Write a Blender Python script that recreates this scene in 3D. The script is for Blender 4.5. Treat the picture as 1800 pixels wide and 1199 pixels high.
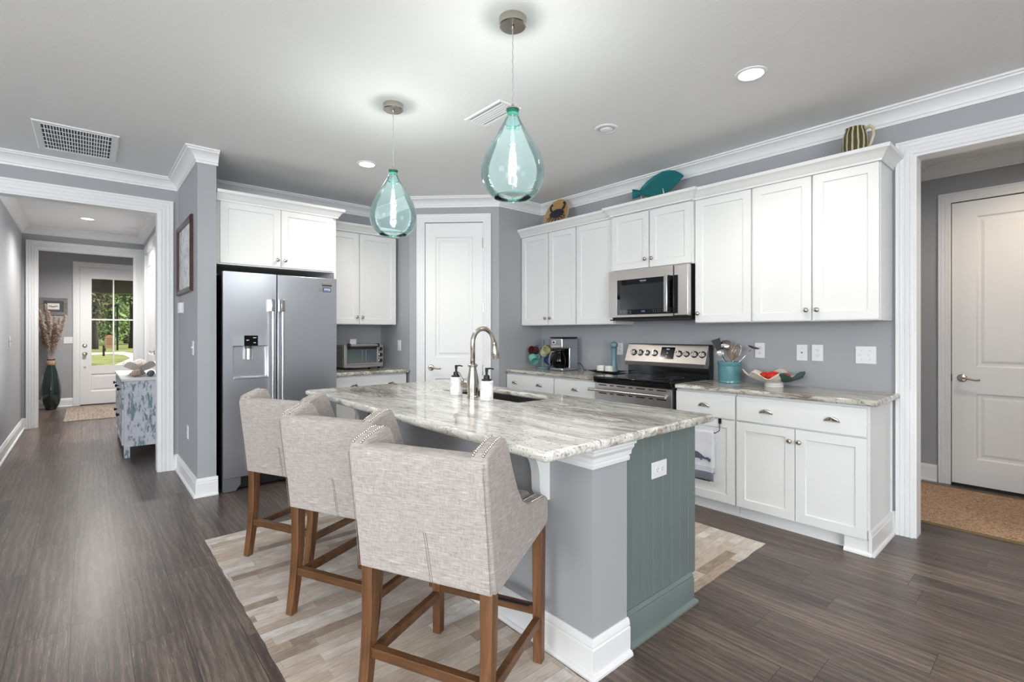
import bpy, bmesh, math, random
from mathutils import Vector, Matrix
random.seed(7)
PI = math.pi
for o in list(bpy.data.objects): bpy.data.objects.remove(o)
S = bpy.context.scene
COL = S.collection

# ---------------------------------------------------------------- camera, sky, sun, daylight, exposure
cam = bpy.data.objects.new('camera', bpy.data.cameras.new('camera')); COL.objects.link(cam)
cam.location = (0, 0, 1.30)
cam.rotation_euler = (PI/2, 0, math.radians(-41.07))
cam.data.sensor_width = 36; cam.data.lens = 858/1800*36; cam.data.shift_y = -14.5/1800
cam.data.clip_start = 0.05; cam.data.clip_end = 300
S.camera = cam
S.view_settings.view_transform = 'Standard'; S.view_settings.look = 'None'
S.view_settings.gamma = 1; S.view_settings.use_curve_mapping = False
S.view_settings.exposure = 0.14
W = bpy.data.worlds.new('sky'); S.world = W; W.use_nodes = True
wn = W.node_tree; bg = wn.nodes['Background']
sky = wn.nodes.new('ShaderNodeTexSky'); sky.sky_type = 'NISHITA'; sky.sun_disc = False
sky.sun_elevation = math.radians(52); sky.sun_rotation = math.radians(60); sky.air_density = 1.0
wn.links.new(sky.outputs[0], bg.inputs[0]); bg.inputs[1].default_value = 0.13
def lamp(kind, name, loc, rot, energy, color=(1, 1, 1), **kw):
    l = bpy.data.lights.new(name, kind); l.energy = energy; l.color = color
    for k, v in kw.items(): setattr(l, k, v)
    o = bpy.data.objects.new(name, l); COL.objects.link(o); o.location = loc; o.rotation_euler = rot
    return o
lamp('SUN', 'sun', (0, 30, 30), Vector((-.6, .25, -.76)).to_track_quat('-Z', 'Y').to_euler(), 8.0, (1, .95, .86), angle=.009)
# daylight lamps added at unseen living-room windows behind the camera; last one in the study
DAY = (0.93, 0.97, 1.0)
for i, xx in enumerate((-4.65, -2.65, -.95)):
    lamp('AREA', 'added_daylight_back', (xx, -4.92, 1.70), (PI/2, 0, 0), 104, DAY, shape='RECTANGLE', size=1.45, size_y=1.6)
lamp('AREA', 'added_daylight_side', (-5.92, 0.4, 1.65), (PI/2, 0, -PI/2), 150, DAY, shape='RECTANGLE', size=2.6, size_y=1.7)
lamp('AREA', 'daylight_study_window', (3.2, 8.6, 1.5), (PI/2, 0, PI/2), 160, DAY, shape='RECTANGLE', size=1.8, size_y=1.8)

# ---------------------------------------------------------------- materials
def lin(c): return tuple((x/12.92 if x <= .04045 else ((x+.055)/1.055)**2.4) for x in c)
def rgb(r, g, b): return lin((r/255, g/255, b/255)) + (1,)
class N:
    def __init__(s, name):
        s.m = bpy.data.materials.new(name); s.m.use_nodes = True
        s.t = s.m.node_tree; s.b = s.t.nodes['Principled BSDF']; s.out = s.t.nodes['Material Output']
    def new(s, t): return s.t.nodes.new('ShaderNode'+t)
    def L(s, a, b): s.t.links.new(a, b)
    def put(s, sock, v):
        if isinstance(v, bpy.types.NodeSocket): s.L(v, sock)
        else: sock.default_value = v
    def obj(s):
        return s.new('TexCoord').outputs['Object']
    def map(s, v, scale=(1, 1, 1), rot=(0, 0, 0), loc=(0, 0, 0)):
        n = s.new('Mapping'); s.L(v, n.inputs[0]); n.inputs['Location'].default_value = loc
        n.inputs['Rotation'].default_value = rot; n.inputs['Scale'].default_value = scale; return n.outputs[0]
    def math(s, op, a, b=0.0, c=0.0):
        n = s.new('Math'); n.operation = op
        for i, v in enumerate((a, b, c)): s.put(n.inputs[i], v)
        return n.outputs[0]
    def vmath(s, op, a, b):
        n = s.new('VectorMath'); n.operation = op; s.put(n.inputs[0], a); s.put(n.inputs[1], b); return n.outputs[0]
    def noise(s, v, scale=5, detail=3, rough=.5, dist=0.0):
        n = s.new('TexNoise'); s.put(n.inputs['Vector'], v); n.inputs['Scale'].default_value = scale
        n.inputs['Detail'].default_value = detail; n.inputs['Roughness'].default_value = rough
        n.inputs['Distortion'].default_value = dist; return n.outputs['Fac']
    def noisec(s, v, scale=5, detail=3):
        n = s.new('TexNoise'); s.put(n.inputs['Vector'], v); n.inputs['Scale'].default_value = scale
        n.inputs['Detail'].default_value = detail; return n.outputs['Color']
    def voro(s, v, scale=5, feature='F1', out='Distance'):
        n = s.new('TexVoronoi'); n.feature = feature; s.put(n.inputs['Vector'], v); n.inputs['Scale'].default_value = scale
        return n.outputs[out]
    def white(s, v):
        n = s.new('TexWhiteNoise'); n.noise_dimensions = '3D'; s.put(n.inputs['Vector'], v); return n.outputs['Value']
    def wave(s, v, scale=5, dist=2, detail=2, dscale=1, axis='X'):
        n = s.new('TexWave'); n.bands_direction = axis; s.put(n.inputs['Vector'], v); n.inputs['Scale'].default_value = scale
        n.inputs['Distortion'].default_value = dist; n.inputs['Detail'].default_value = detail
        n.inputs['Detail Scale'].default_value = dscale; return n.outputs['Fac']
    def ramp(s, f, stops, mode='LINEAR'):
        n = s.new('ValToRGB'); n.color_ramp.interpolation = mode; e = n.color_ramp.elements
        while len(e) < len(stops): e.new(.5)
        for i, (p, c) in enumerate(stops): e[i].position = p; e[i].color = c if len(c) == 4 else tuple(c)+(1,)
        s.put(n.inputs[0], f); return n.outputs[0]
    def mix(s, f, a, b, mode='MIX'):
        n = s.new('MixRGB'); n.blend_type = mode; s.put(n.inputs[0], f); s.put(n.inputs[1], a); s.put(n.inputs[2], b); return n.outputs[0]
    def sep(s, v):
        n = s.new('SeparateXYZ'); s.put(n.inputs[0], v); return n.outputs
    def comb(s, x=0.0, y=0.0, z=0.0):
        n = s.new('CombineXYZ')
        for i, v in enumerate((x, y, z)): s.put(n.inputs[i], v)
        return n.outputs[0]
    def bump(s, h, strength=.2, dist=.01):
        n = s.new('Bump'); n.inputs['Strength'].default_value = strength; n.inputs['Distance'].default_value = dist
        s.put(n.inputs['Height'], h); s.L(n.outputs[0], s.b.inputs['Normal'])
    def set(s, **kw):
        for k, v in kw.items(): s.put(s.b.inputs[{'col': 'Base Color', 'rough': 'Roughness', 'metal': 'Metallic', 'spec': 'Specular IOR Level', 'coat': 'Coat Weight', 'trans': 'Transmission Weight', 'emit': 'Emission Color', 'es': 'Emission Strength', 'sheen': 'Sheen Weight', 'alpha': 'Alpha'}[k]], v)
        return s
MATS = {}
def plain(name, col, rough=.5, metal=0.0, var=.04, scale=6, **kw):
    if name in MATS: return MATS[name]
    n = N(name); f = n.noise(n.obj(), scale, 3)
    c2 = tuple(max(0, x*(1-var)) for x in col[:3])+(1,); c1 = tuple(min(1, x*(1+var)) for x in col[:3])+(1,)
    n.set(col=n.mix(f, c2, c1), rough=rough, metal=metal, **kw); MATS[name] = n.m; return n.m
def wallmat(name, col, rough=.55, bstr=.06, bscale=140):
    n = N(name); v = n.obj(); f = n.noise(v, 3, 2); h = n.noise(v, bscale, 3)
    c2 = tuple(x*.97 for x in col[:3])+(1,)
    n.set(col=n.mix(f, c2, col), rough=rough, spec=.3); n.bump(h, bstr, .004); return n.m
M_wall = wallmat('gray_wall_paint', rgb(168, 170, 174))
M_ceil = wallmat('ceiling_paint', rgb(240, 240, 241), .8, .28, 38)
M_trim = plain('white_trim_paint', rgb(236, 237, 238), .35, var=.01)
M_cab = plain('white_cabinet_paint', rgb(231, 231, 231), .32, var=.01)
M_door = plain('white_door_paint', rgb(238, 238, 238), .38, var=.01)
M_plate = plain('white_plastic', rgb(235, 235, 238), .3, var=.01)
M_dark = plain('dark_slot', rgb(25, 25, 27), .6)
M_black = plain('gloss_black', rgb(12, 12, 14), .08)
M_mblack = plain('matte_black', rgb(20, 20, 22), .45)
M_bglass = plain('black_oven_glass', rgb(6, 6, 8), .04)
def steel(name, col, rough=.28, axis=2, stretch=60):
    n = N(name); sc = [4, 4, 4]; sc[axis] = .6
    sc = [stretch if i != axis else 1.2 for i in range(3)]
    f = n.noise(n.map(n.obj(), sc), 4, 3)
    g = n.math('MULTIPLY_ADD', f, .03, rough-.015)
    n.set(col=n.mix(f, tuple(x*.985 for x in col[:3])+(1,), col), rough=g, metal=1.0); return n.m
M_steel = steel('brushed_steel', rgb(198, 200, 207), .33, 2)
M_steelh = steel('brushed_steel_horizontal', rgb(206, 200, 195), .36, 1)
M_nickel = plain('brushed_nickel', rgb(196, 188, 178), .22, 1.0, var=.05, scale=40)
M_chrome = plain('satin_chrome', rgb(214, 212, 210), .14, 1.0, var=.02)
M_handle = plain('polished_steel_bar', rgb(205, 203, 200), .2, 1.0, var=.03)
M_lens = N('lit_lens').set(col=(1, 1, 1, 1), emit=(1, .96, .9, 1), es=6.0).m
M_bulb = N('lit_bulb').set(col=(1, 1, 1, 1), emit=(1, .97, .93, 1), es=14.0).m
M_disp = N('lit_blue_digits').set(col=rgb(10, 20, 60), emit=rgb(150, 180, 255), es=.8).m

def floor_mat():
    n = N('gray_brown_plank_floor'); p = n.sep(n.obj()); x, y = p[0], p[1]
    xs = n.math('DIVIDE', n.math('ADD', x, 10-.067), .19); ix = n.math('FLOOR', xs); fx = n.math('FRACT', xs)
    off = n.white(n.comb(ix, 3.7, 1.1)); ys = n.math('DIVIDE', n.math('ADD', n.math('MULTIPLY_ADD', off, 1.22, 20.0), y), 1.22)
    iy = n.math('FLOOR', ys); fy = n.math('FRACT', ys)
    r1 = n.white(n.comb(ix, iy, .5)); r2 = n.white(n.comb(ix, iy, 9.5))
    gv = n.comb(n.math('MULTIPLY_ADD', r1, 9.0, x), n.math('MULTIPLY_ADD', r2, 13.0, y), n.math('MULTIPLY', r1, 5.0))
    broad = n.noise(n.map(gv, (9, 1.1, 1)), 1.0, 4, .55, .6)
    fine = n.noise(n.map(gv, (70, 5.0, 1)), 1.0, 6, .72, 1.6)
    cath = n.wave(n.map(gv, (1, .16, 1)), 17, 7, 3, 1.1, 'X')
    c = n.ramp(broad, [(.28, rgb(82, 73, 68)), (.45, rgb(106, 96, 90)), (.60, rgb(122, 111, 104)), (.78, rgb(142, 130, 121))])
    rings = n.wave(n.map(gv, (1, .10, 1)), 9, 9, 4, 1.4, 'X')
    pore = n.noise(n.map(gv, (150, 3.2, 1), loc=(2, 5, 0)), 1.0, 5, .7, 2.2)
    g2 = n.ramp(n.math('MULTIPLY_ADD', rings, .16, n.math('MULTIPLY', fine, .86)), [(.36, rgb(62, 52, 48)), (.50, rgb(126, 116, 108)), (.64, rgb(196, 182, 168))])
    c = n.mix(.62, c, n.mix(1.0, c, g2, 'OVERLAY'))
    c = n.mix(n.ramp(pore, [(.56, (0, 0, 0)), (.66, (.55, .55, .55))]), c, rgb(176, 162, 148))
    c = n.mix(n.ramp(pore, [(.30, (.5, .5, .5)), (.42, (0, 0, 0))]), c, rgb(58, 49, 45))
    tone = n.ramp(r2, [(0, (.72, .71, .72)), (.5, (.93, .92, .91)), (1, (1.12, 1.10, 1.07))]); c = n.mix(1.0, c, tone, 'MULTIPLY')
    ex = n.math('MINIMUM', fx, n.math('SUBTRACT', 1.0, fx)); ey = n.math('MINIMUM', fy, n.math('SUBTRACT', 1.0, fy))
    sx = n.math('LESS_THAN', ex, .010); sy = n.math('LESS_THAN', ey, .0013); seam = n.math('MAXIMUM', sx, sy)
    c = n.mix(n.math('MULTIPLY', seam, .75), c, rgb(34, 30, 28))
    n.set(col=c, rough=n.math('MULTIPLY_ADD', fine, .18, .22), spec=.5)
    n.bump(n.math('SUBTRACT', n.math('MULTIPLY', fine, .35), n.math('MULTIPLY', seam, 1.0)), .14, .003); return n.m
M_floor = floor_mat()
def granite(name, seed=0.0, island=True):
    n = N(name); v0 = n.obj(); v = n.map(v0, loc=(seed, seed*2, 0))
    wv = n.vmath('ADD', v, n.vmath('MULTIPLY', n.vmath('SUBTRACT', n.noisec(v, 1.3, 3), (.5, .5, .5)), (.34, .5, .3)))
    rz = (0, 0, -.14)
    s1 = n.noise(n.map(wv, (8, 1.1, 8), rz), 1.0, 5, .62, .8)
    s2 = n.noise(n.map(wv, (46, 5.5, 46), rz, (3, 1, 0)), 1.0, 6, .72, 1.0)
    s3 = n.noise(n.map(wv, (15, 1.7, 15), rz, (7, 4, 2)), 1.0, 4, .6, 1.3)
    if island:      # pale band through the middle, grayer veining towards the range side, a brown swirl at the far end
        p = n.sep(v0); g = n.math('ADD', p[0], n.math('MULTIPLY', n.math('SUBTRACT', n.noise(v, 1.1, 3), .5), .9))
        zone = n.ramp(n.math('MULTIPLY_ADD', g, 1.0, -1.2), [(.18, (0, 0, 0)), (.62, (1, 1, 1))])
        d = n.vmath('MULTIPLY', n.vmath('SUBTRACT', n.vmath('ADD', v0, n.vmath('MULTIPLY', n.vmath('SUBTRACT', n.noisec(v, 4, 3), (.5, .5, .5)), (.25, .5, .2))), (1.42, 3.02, .91)), (5.0, 2.2, 2.0))
        vl = n.new('VectorMath'); vl.operation = 'LENGTH'; n.put(vl.inputs[0], d); swirl = n.ramp(vl.outputs['Value'], [(.45, (1, 1, 1)), (.95, (0, 0, 0))])
    else: zone = n.ramp(1.0, [(0, (1, 1, 1)), (1, (1, 1, 1))]); swirl = n.ramp(1.0, [(0, (.35, .35, .35)), (1, (.35, .35, .35))])
    c = n.ramp(s1, [(.28, rgb(146, 145, 134)), (.40, rgb(196, 194, 186)), (.50, rgb(226, 224, 218)), (.6, rgb(242, 240, 236))])
    cz = n.ramp(s1, [(.30, rgb(142, 143, 133)), (.44, rgb(188, 187, 178)), (.56, rgb(216, 213, 205)), (.7, rgb(236, 233, 227))])
    c = n.mix(zone, c, cz)
    m2 = n.ramp(s2, [(.38, (1, 1, 1)), (.49, (0, 0, 0))]); c = n.mix(n.mix(.5, m2, n.mix(1.0, m2, zone, 'MULTIPLY')), c, rgb(112, 106, 96))
    c = n.mix(n.ramp(s3, [(.57, (0, 0, 0)), (.68, (.85, .85, .85))]), c, rgb(150, 130, 112))
    c = n.mix(n.mix(1.0, swirl, n.ramp(s2, [(.40, (1, 1, 1)), (.60, (.1, .1, .1))]), 'MULTIPLY'), c, rgb(126, 110, 96))
    speck = n.noise(v, 95, 3, .6); c = n.mix(n.ramp(speck, [(.33, (.75, .75, .75)), (.40, (0, 0, 0))]), c, rgb(70, 64, 58))
    n.set(col=c, rough=n.math('MULTIPLY_ADD', speck, .06, .06), spec=.5); return n.m
M_gran = granite('veined_granite', 0.0); M_gran2 = granite('veined_granite_wall_run', 3.3, False)
def linen():
    n = N('pale_linen'); v = n.obj()
    hor = n.noise(n.map(v, (26, 26, 420)), 1.0, 3, .6); ver = n.noise(n.map(v, (360, 360, 24)), 1.0, 2, .6)
    slub = n.noise(n.map(v, (14, 14, 240), loc=(3, 3, 3)), 1.0, 2)
    f = n.math('ADD', n.math('MULTIPLY', hor, .6), n.math('MULTIPLY', ver, .4))
    c = n.ramp(f, [(.30, rgb(140, 132, 128)), (.5, rgb(172, 164, 159)), (.68, rgb(197, 190, 185))])
    c = n.mix(n.ramp(slub, [(.62, (0, 0, 0)), (.72, (.5, .5, .5))]), c, rgb(214, 208, 203))
    n.set(col=c, rough=.9, spec=.15, sheen=.15); n.bump(f, .35, .0015); return n.m
M_linen = linen()
def wood(name, c1, c2, c3, axis=2, rough=.42):
    n = N(name); sc = [22, 22, 22]; sc[axis] = 2.2; v = n.obj()
    f = n.noise(n.map(v, sc), 1.0, 5, .6, .8); g = n.noise(n.map(v, [x*4 for x in sc]), 1.0, 3)
    c = n.ramp(n.math('MULTIPLY_ADD', g, .3, n.math('MULTIPLY', f, .7)), [(.3, c1), (.5, c2), (.72, c3)])
    n.set(col=c, rough=rough); n.bump(g, .08, .002); return n.m
M_wood = wood('walnut_stained_leg', rgb(72, 46, 25), rgb(108, 72, 42), rgb(136, 96, 60))
M_woodh = wood('walnut_stained_rail', rgb(68, 43, 24), rgb(101, 67, 39), rgb(127, 89, 55), 1)
M_frame = wood('mahogany_frame', rgb(46, 24, 18), rgb(70, 38, 28), rgb(92, 54, 40), 2, .35)
M_grayw = wood('weathered_gray_wood', rgb(92, 86, 82), rgb(122, 116, 111), rgb(146, 140, 134), 0, .7)
def hide_rug(name, along=0):
    n = N(name); p = n.sep(n.obj()); x, y = p[along], p[1-along]
    ys = n.math('DIVIDE', n.math('ADD', y, 10.0), .0585); iy = n.math('FLOOR', ys); fy = n.math('FRACT', ys)
    o1 = n.white(n.comb(iy, 1.3, 2.2)); ln = n.math('MULTIPLY_ADD', n.white(n.comb(iy, 5.3, 7.2)), .22, .34)
    xs = n.math('DIVIDE', n.math('ADD', x, n.math('MULTIPLY_ADD', o1, 1.0, 10.0)), ln); ix = n.math('FLOOR', xs); fx = n.math('FRACT', xs)
    r = n.white(n.comb(ix, iy, 4.4)); r2 = n.white(n.comb(ix, iy, 8.1))
    v = n.comb(n.math('MULTIPLY_ADD', r2, 7.0, x), n.math('MULTIPLY_ADD', r, 5.0, y), 0.0)
    hair = n.noise(n.map(v, (14, 120, 1)), 1.0, 4, .65, .4); patch = n.noise(v, 9, 3)
    c = n.ramp(r, [(0, rgb(206, 196, 186)), (.16, rgb(184, 168, 152)), (.34, rgb(216, 208, 200)), (.50, rgb(162, 143, 126)), (.62, rgb(200, 187, 173)), (.80, rgb(132, 113, 97)), (.90, rgb(232, 229, 226))], 'CONSTANT')
    c = n.mix(n.ramp(patch, [(.42, (0, 0, 0)), (.62, (.55, .55, .55))]), c, rgb(172, 154, 138))
    c = n.mix(.30, c, n.ramp(hair, [(.3, rgb(140, 122, 106)), (.7, rgb(232, 225, 216))]))
    seam = n.math('MAXIMUM', n.math('LESS_THAN', fy, .035), n.math('LESS_THAN', fx, .006)); c = n.mix(n.math('MULTIPLY', seam, .4), c, rgb(120, 104, 90))
    n.set(col=c, rough=.75, spec=.2); n.bump(n.math('SUBTRACT', hair, n.math('MULTIPLY', seam, 1.5)), .3, .003); return n.m
M_hide = hide_rug('patchwork_hide_strips'); 
def jute(name, c1, c2, c3, sx, sy):
    n = N(name); v = n.obj(); a = n.noise(n.map(v, (sx, sy, 40)), 1.0, 3, .6); b = n.voro(v, 90)
    f = n.math('MULTIPLY_ADD', b, .5, n.math('MULTIPLY', a, .75))
    n.set(col=n.ramp(f, [(.3, c1), (.5, c2), (.75, c3)]), rough=.95, spec=.1); n.bump(f, .8, .006); return n.m
M_jute = jute('striped_jute', rgb(96, 84, 74), rgb(140, 128, 116), rgb(178, 166, 154), 60, 4)
M_loop = jute('tan_loop_pile', rgb(110, 78, 56), rgb(164, 130, 102), rgb(200, 172, 146), 60, 60)
def distressed():
    n = N('distressed_white_and_teal_paint'); v = n.obj()
    st = n.noise(n.map(v, (48, 48, 11)), 1.0, 4, .6, .5); big = n.noise(n.map(v, (13, 13, 9), loc=(4, 1, 2)), 1.0, 2, .5, .3)
    m = n.math('MULTIPLY', n.ramp(st, [(.46, (0, 0, 0)), (.54, (1, 1, 1))]), n.ramp(big, [(.465, (0, 0, 0)), (.54, (1, 1, 1))]))
    c = n.mix(n.noise(v, 20, 3), rgb(190, 192, 200), rgb(214, 214, 220)); t = n.mix(n.noise(v, 30, 2), rgb(52, 92, 106), rgb(112, 142, 154))
    n.set(col=n.mix(n.math('MULTIPLY', m, .85), c, t), rough=.55); return n.m
M_dist = distressed()
M_dtop = plain('worn_white_top', rgb(216, 218, 222), .4, var=.04)
M_teal = plain('sage_teal_paint', rgb(110, 123, 121), .4, var=.015)
def shell_glass(name, tint, edge, rough=.02, milk=0.0):
    n = N(name); lw = n.new('LayerWeight'); lw.inputs[0].default_value = .35
    bandf = n.noise(n.map(n.obj(), (3, 3, 60)), 1.0, 3, .5, .4)
    tr = n.new('BsdfTransparent'); n.put(tr.inputs[0], n.mix(n.ramp(lw.outputs['Facing'], [(.25, (0, 0, 0)), (1.0, (1, 1, 1))]), n.mix(bandf, tint, tuple(min(1, x*1.08) for x in tint[:3])+(1,)), edge))
    gl = n.new('BsdfGlossy'); gl.inputs[0].default_value = (1, 1, 1, 1); gl.inputs[1].default_value = rough
    bp = n.new('Bump'); bp.inputs['Strength'].default_value = .35; bp.inputs['Distance'].default_value = .004; n.L(bandf, bp.inputs['Height']); n.L(bp.outputs[0], gl.inputs['Normal'])
    fr = n.new('Fresnel'); fr.inputs[0].default_value = 1.32
    tl = n.new('BsdfTranslucent'); tl.inputs[0].default_value = edge
    m0 = n.new('MixShader'); m0.inputs[0].default_value = milk; n.L(tr.outputs[0], m0.inputs[1]); n.L(tl.outputs[0], m0.inputs[2])
    ms = n.new('MixShader'); n.L(fr.outputs[0], ms.inputs[0]); n.L(m0.outputs[0], ms.inputs[1]); n.L(gl.outputs[0], ms.inputs[2])
    n.L(ms.outputs[0], n.out.inputs[0]); return n.m
M_aqua = shell_glass('aqua_seeded_glass', rgb(238, 250, 251), rgb(190, 229, 230), .04, .04)
M_pane = shell_glass('clear_window_glass', (.97, .98, .98, 1), (.9, .93, .93, 1))
M_pot = shell_glass('smoked_carafe_glass', (.25, .24, .23, 1), (.05, .05, .05, 1))
M_vase = N('dark_green_bottle_glass').set(col=rgb(22, 42, 38), rough=.06, spec=.7, coat=.4).m
M_greeng = plain('green_glass_stopper', rgb(40, 110, 92), .1)
def tint(name, c, rough=.4, **k): return plain(name, c, rough, **k)
M_marble = N('white_marble'); _v = M_marble.obj(); M_marble.set(col=M_marble.ramp(M_marble.noise(_v, 16, 5, .6, 2.2), [(.35, rgb(206, 206, 206)), (.5, rgb(238, 238, 236)), (.7, rgb(246, 246, 245))]), rough=.25); M_marble = M_marble.m

# ---------------------------------------------------------------- mesh helpers
def clean(bm, dist=1e-5):
    bmesh.ops.remove_doubles(bm, verts=bm.verts, dist=dist); bmesh.ops.recalc_face_normals(bm, faces=bm.faces)
def obj(name, bm, mat, parent=None, smooth=False, bevel=0.0, segs=2, sub=0, dedup=True):
    if dedup: clean(bm)
    if parent is not None:
        p = parent; Mx = Matrix.Identity(4)
        while p is not None:
            Mx = (Matrix.Translation(p.location) @ p.rotation_euler.to_matrix().to_4x4()) @ Mx
            p = p.parent
        bm.transform(Mx.inverted())
    me = bpy.data.meshes.new(name); bm.to_mesh(me); bm.free(); me.materials.append(mat)
    if smooth:
        for f in me.polygons: f.use_smooth = True
        if smooth == 'auto':
            try: me.set_sharp_from_angle(angle=math.radians(28))
            except Exception: pass
    o = bpy.data.objects.new(name, me); COL.objects.link(o)
    if parent is not None: o.parent = parent
    if bevel:
        b = o.modifiers.new('bevel', 'BEVEL'); b.width = bevel; b.segments = segs; b.limit_method = 'ANGLE'; b.angle_limit = math.radians(40)
        for f in me.polygons: f.use_smooth = True
        try: me.set_sharp_from_angle(angle=math.radians(40))
        except Exception: pass
    if sub:
        s = o.modifiers.new('subdivision', 'SUBSURF'); s.levels = sub; s.render_levels = sub
    return o
def tag(o, label, cat, group=None, kind=None):
    o['label'] = label; o['category'] = cat
    if group: o['group'] = group
    if kind: o['kind'] = kind
    return o
def thing(name, label, cat, loc, rotz=0.0, group=None):
    o = bpy.data.objects.new(name, None); COL.objects.link(o); o.location = loc; o.rotation_euler = (0, 0, rotz); o.empty_display_size = .1
    return tag(o, label, cat, group)
def struct(name, bm, mat, parent=None, **k):
    o = obj(name, bm, mat, parent, **k)
    if parent is None: o['kind'] = 'structure'
    return o
def dup(root, loc, label, rotz=None):
    r = root.copy(); COL.objects.link(r); r.location = loc; r['label'] = label
    if rotz is not None: r.rotation_euler = (0, 0, rotz)
    for ch in list(root.children):
        c = ch.copy(); COL.objects.link(c); c.parent = r
        for g in list(ch.children):
            d = g.copy(); COL.objects.link(d); d.parent = c
    return r
def B(): return bmesh.new()
def box(bm, x0, x1, y0, y1, z0, z1):
    v = [bm.verts.new((x, y, z)) for z in (z0, z1) for x, y in ((x0, y0), (x1, y0), (x1, y1), (x0, y1))]
    for f in ((3, 2, 1, 0), (4, 5, 6, 7), (0, 1, 5, 4), (1, 2, 6, 5), (2, 3, 7, 6), (3, 0, 4, 7)): bm.faces.new([v[i] for i in f])
    return bm
def boxes(*a):
    bm = B()
    for q in a: box(bm, *q)
    return bm
def tbox(bm, tf, x0, x1, z0, z1, d0, d1):
    v = [bm.verts.new(tf(x, z, d)) for d in (d0, d1) for x, z in ((x0, z0), (x1, z0), (x1, z1), (x0, z1))]
    for f in ((3, 2, 1, 0), (4, 5, 6, 7), (0, 1, 5, 4), (1, 2, 6, 5), (2, 3, 7, 6), (3, 0, 4, 7)): bm.faces.new([v[i] for i in f])
    return bm
def slant(bm, a, b, s, s2=None):       # square post from bottom centre a to top centre b
    s2 = s2 or s
    v = [bm.verts.new((p[0]+dx*h, p[1]+dy*h, p[2])) for p, h in ((a, s/2), (b, s2/2)) for dx, dy in ((-1, -1), (1, -1), (1, 1), (-1, 1))]
    for f in ((3, 2, 1, 0), (4, 5, 6, 7), (0, 1, 5, 4), (1, 2, 6, 5), (2, 3, 7, 6), (3, 0, 4, 7)): bm.faces.new([v[i] for i in f])
    return bm
def lathe(bm, prof, c=(0, 0, 0), seg=32, ax=None, cap=True):
    """prof: (radius, height) list turned about the z axis (or about ax) through c"""
    R = Matrix.Identity(3) if ax is None else Vector((0, 0, 1)).rotation_difference(Vector(ax)).to_matrix()
    c = Vector(c); rings = []
    for r, h in prof:
        if r < 1e-6: rings.append([bm.verts.new(c + R @ Vector((0, 0, h)))])
        else: rings.append([bm.verts.new(c + R @ Vector((r*math.cos(2*PI*i/seg), r*math.sin(2*PI*i/seg), h))) for i in range(seg)])
    for a, b in zip(rings, rings[1:]):
        for i in range(seg):
            j = (i+1) % seg
            if len(a) == 1 and len(b) == 1: break
            if len(a) == 1: bm.faces.new((a[0], b[i], b[j]))
            elif len(b) == 1: bm.faces.new((a[i], a[j], b[0]))
            else: bm.faces.new((a[i], a[j], b[j], b[i]))
    if cap:
        for r in (rings[0], rings[-1]):
            if len(r) > 2: bm.faces.new(r)
    return bm
def tube(bm, pts, r, seg=10, cap=True):
    pts = [Vector(p) for p in pts]; rr = r if isinstance(r, (list, tuple)) else [r]*len(pts); rings = []; up = None
    for i, p in enumerate(pts):
        t = (pts[min(i+1, len(pts)-1)] - pts[max(i-1, 0)]).normalized()
        if up is None:
            up = Vector((0, 0, 1)) if abs(t.z) < .9 else Vector((1, 0, 0))
        s = t.cross(up).normalized(); up = s.cross(t).normalized()
        rings.append([bm.verts.new(p + (s*math.cos(2*PI*k/seg) + up*math.sin(2*PI*k/seg))*rr[i]) for k in range(seg)])
    for a, b in zip(rings, rings[1:]):
        for k in range(seg): bm.faces.new((a[k], a[(k+1) % seg], b[(k+1) % seg], b[k]))
    if cap: bm.faces.new(rings[0]); bm.faces.new(rings[-1])
    return bm
def prism(bm, poly, tf, d0, d1):
    """polygon in tf's (a, b) plane pushed from depth d0 to d1"""
    A = [bm.verts.new(tf(a, b, d0)) for a, b in poly]; Bq = [bm.verts.new(tf(a, b, d1)) for a, b in poly]
    n = len(poly)
    for i in range(n): bm.faces.new((A[i], A[(i+1) % n], Bq[(i+1) % n], Bq[i]))
    bm.faces.new(A); bm.faces.new(Bq); return bm
def sweep(bm, path, prof, tf, closed=False):
    """profile (o: left of travel, n: along plane normal) mitred along a 2D path"""
    P = [Vector(p) for p in path]; n = len(P); rings = []
    for i in range(n):
        ds = []
        if closed or i > 0: ds.append((P[i]-P[i-1]).normalized())
        if closed or i < n-1: ds.append((P[(i+1) % n]-P[i]).normalized())
        ns = [Vector((-d.y, d.x)) for d in ds]
        m = ns[0] if len(ns) == 1 else (ns[0]+ns[1])/(1+ns[0].dot(ns[1]))
        rings.append([bm.verts.new(tf(P[i].x+m.x*o, P[i].y+m.y*o, q)) for o, q in prof])
    k = len(prof); R = list(zip(rings, rings[1:])) + ([(rings[-1], rings[0])] if closed else [])
    for a, b in R:
        for j in range(k): bm.faces.new((a[j], a[(j+1) % k], b[(j+1) % k], b[j]))
    if not closed: bm.faces.new(rings[0]); bm.faces.new(rings[-1])
    return bm
PLAN = lambda x, y, z: (x, y, z)
def FX(X, s=-1): return lambda a, z, d: (X + s*d, a, z)      # wall plane x = X looking along -X (s=-1) or +X
def FY(Y, s=-1): return lambda a, z, d: (a, Y + s*d, z)
DP = Vector((3.318, 4.02)); DD = Vector((-1, 1)).normalized(); DN = Vector((-1, -1)).normalized()
def FD(a, z, d):
    q = DP + DD*a + DN*d; return (q.x, q.y, z)
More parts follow.
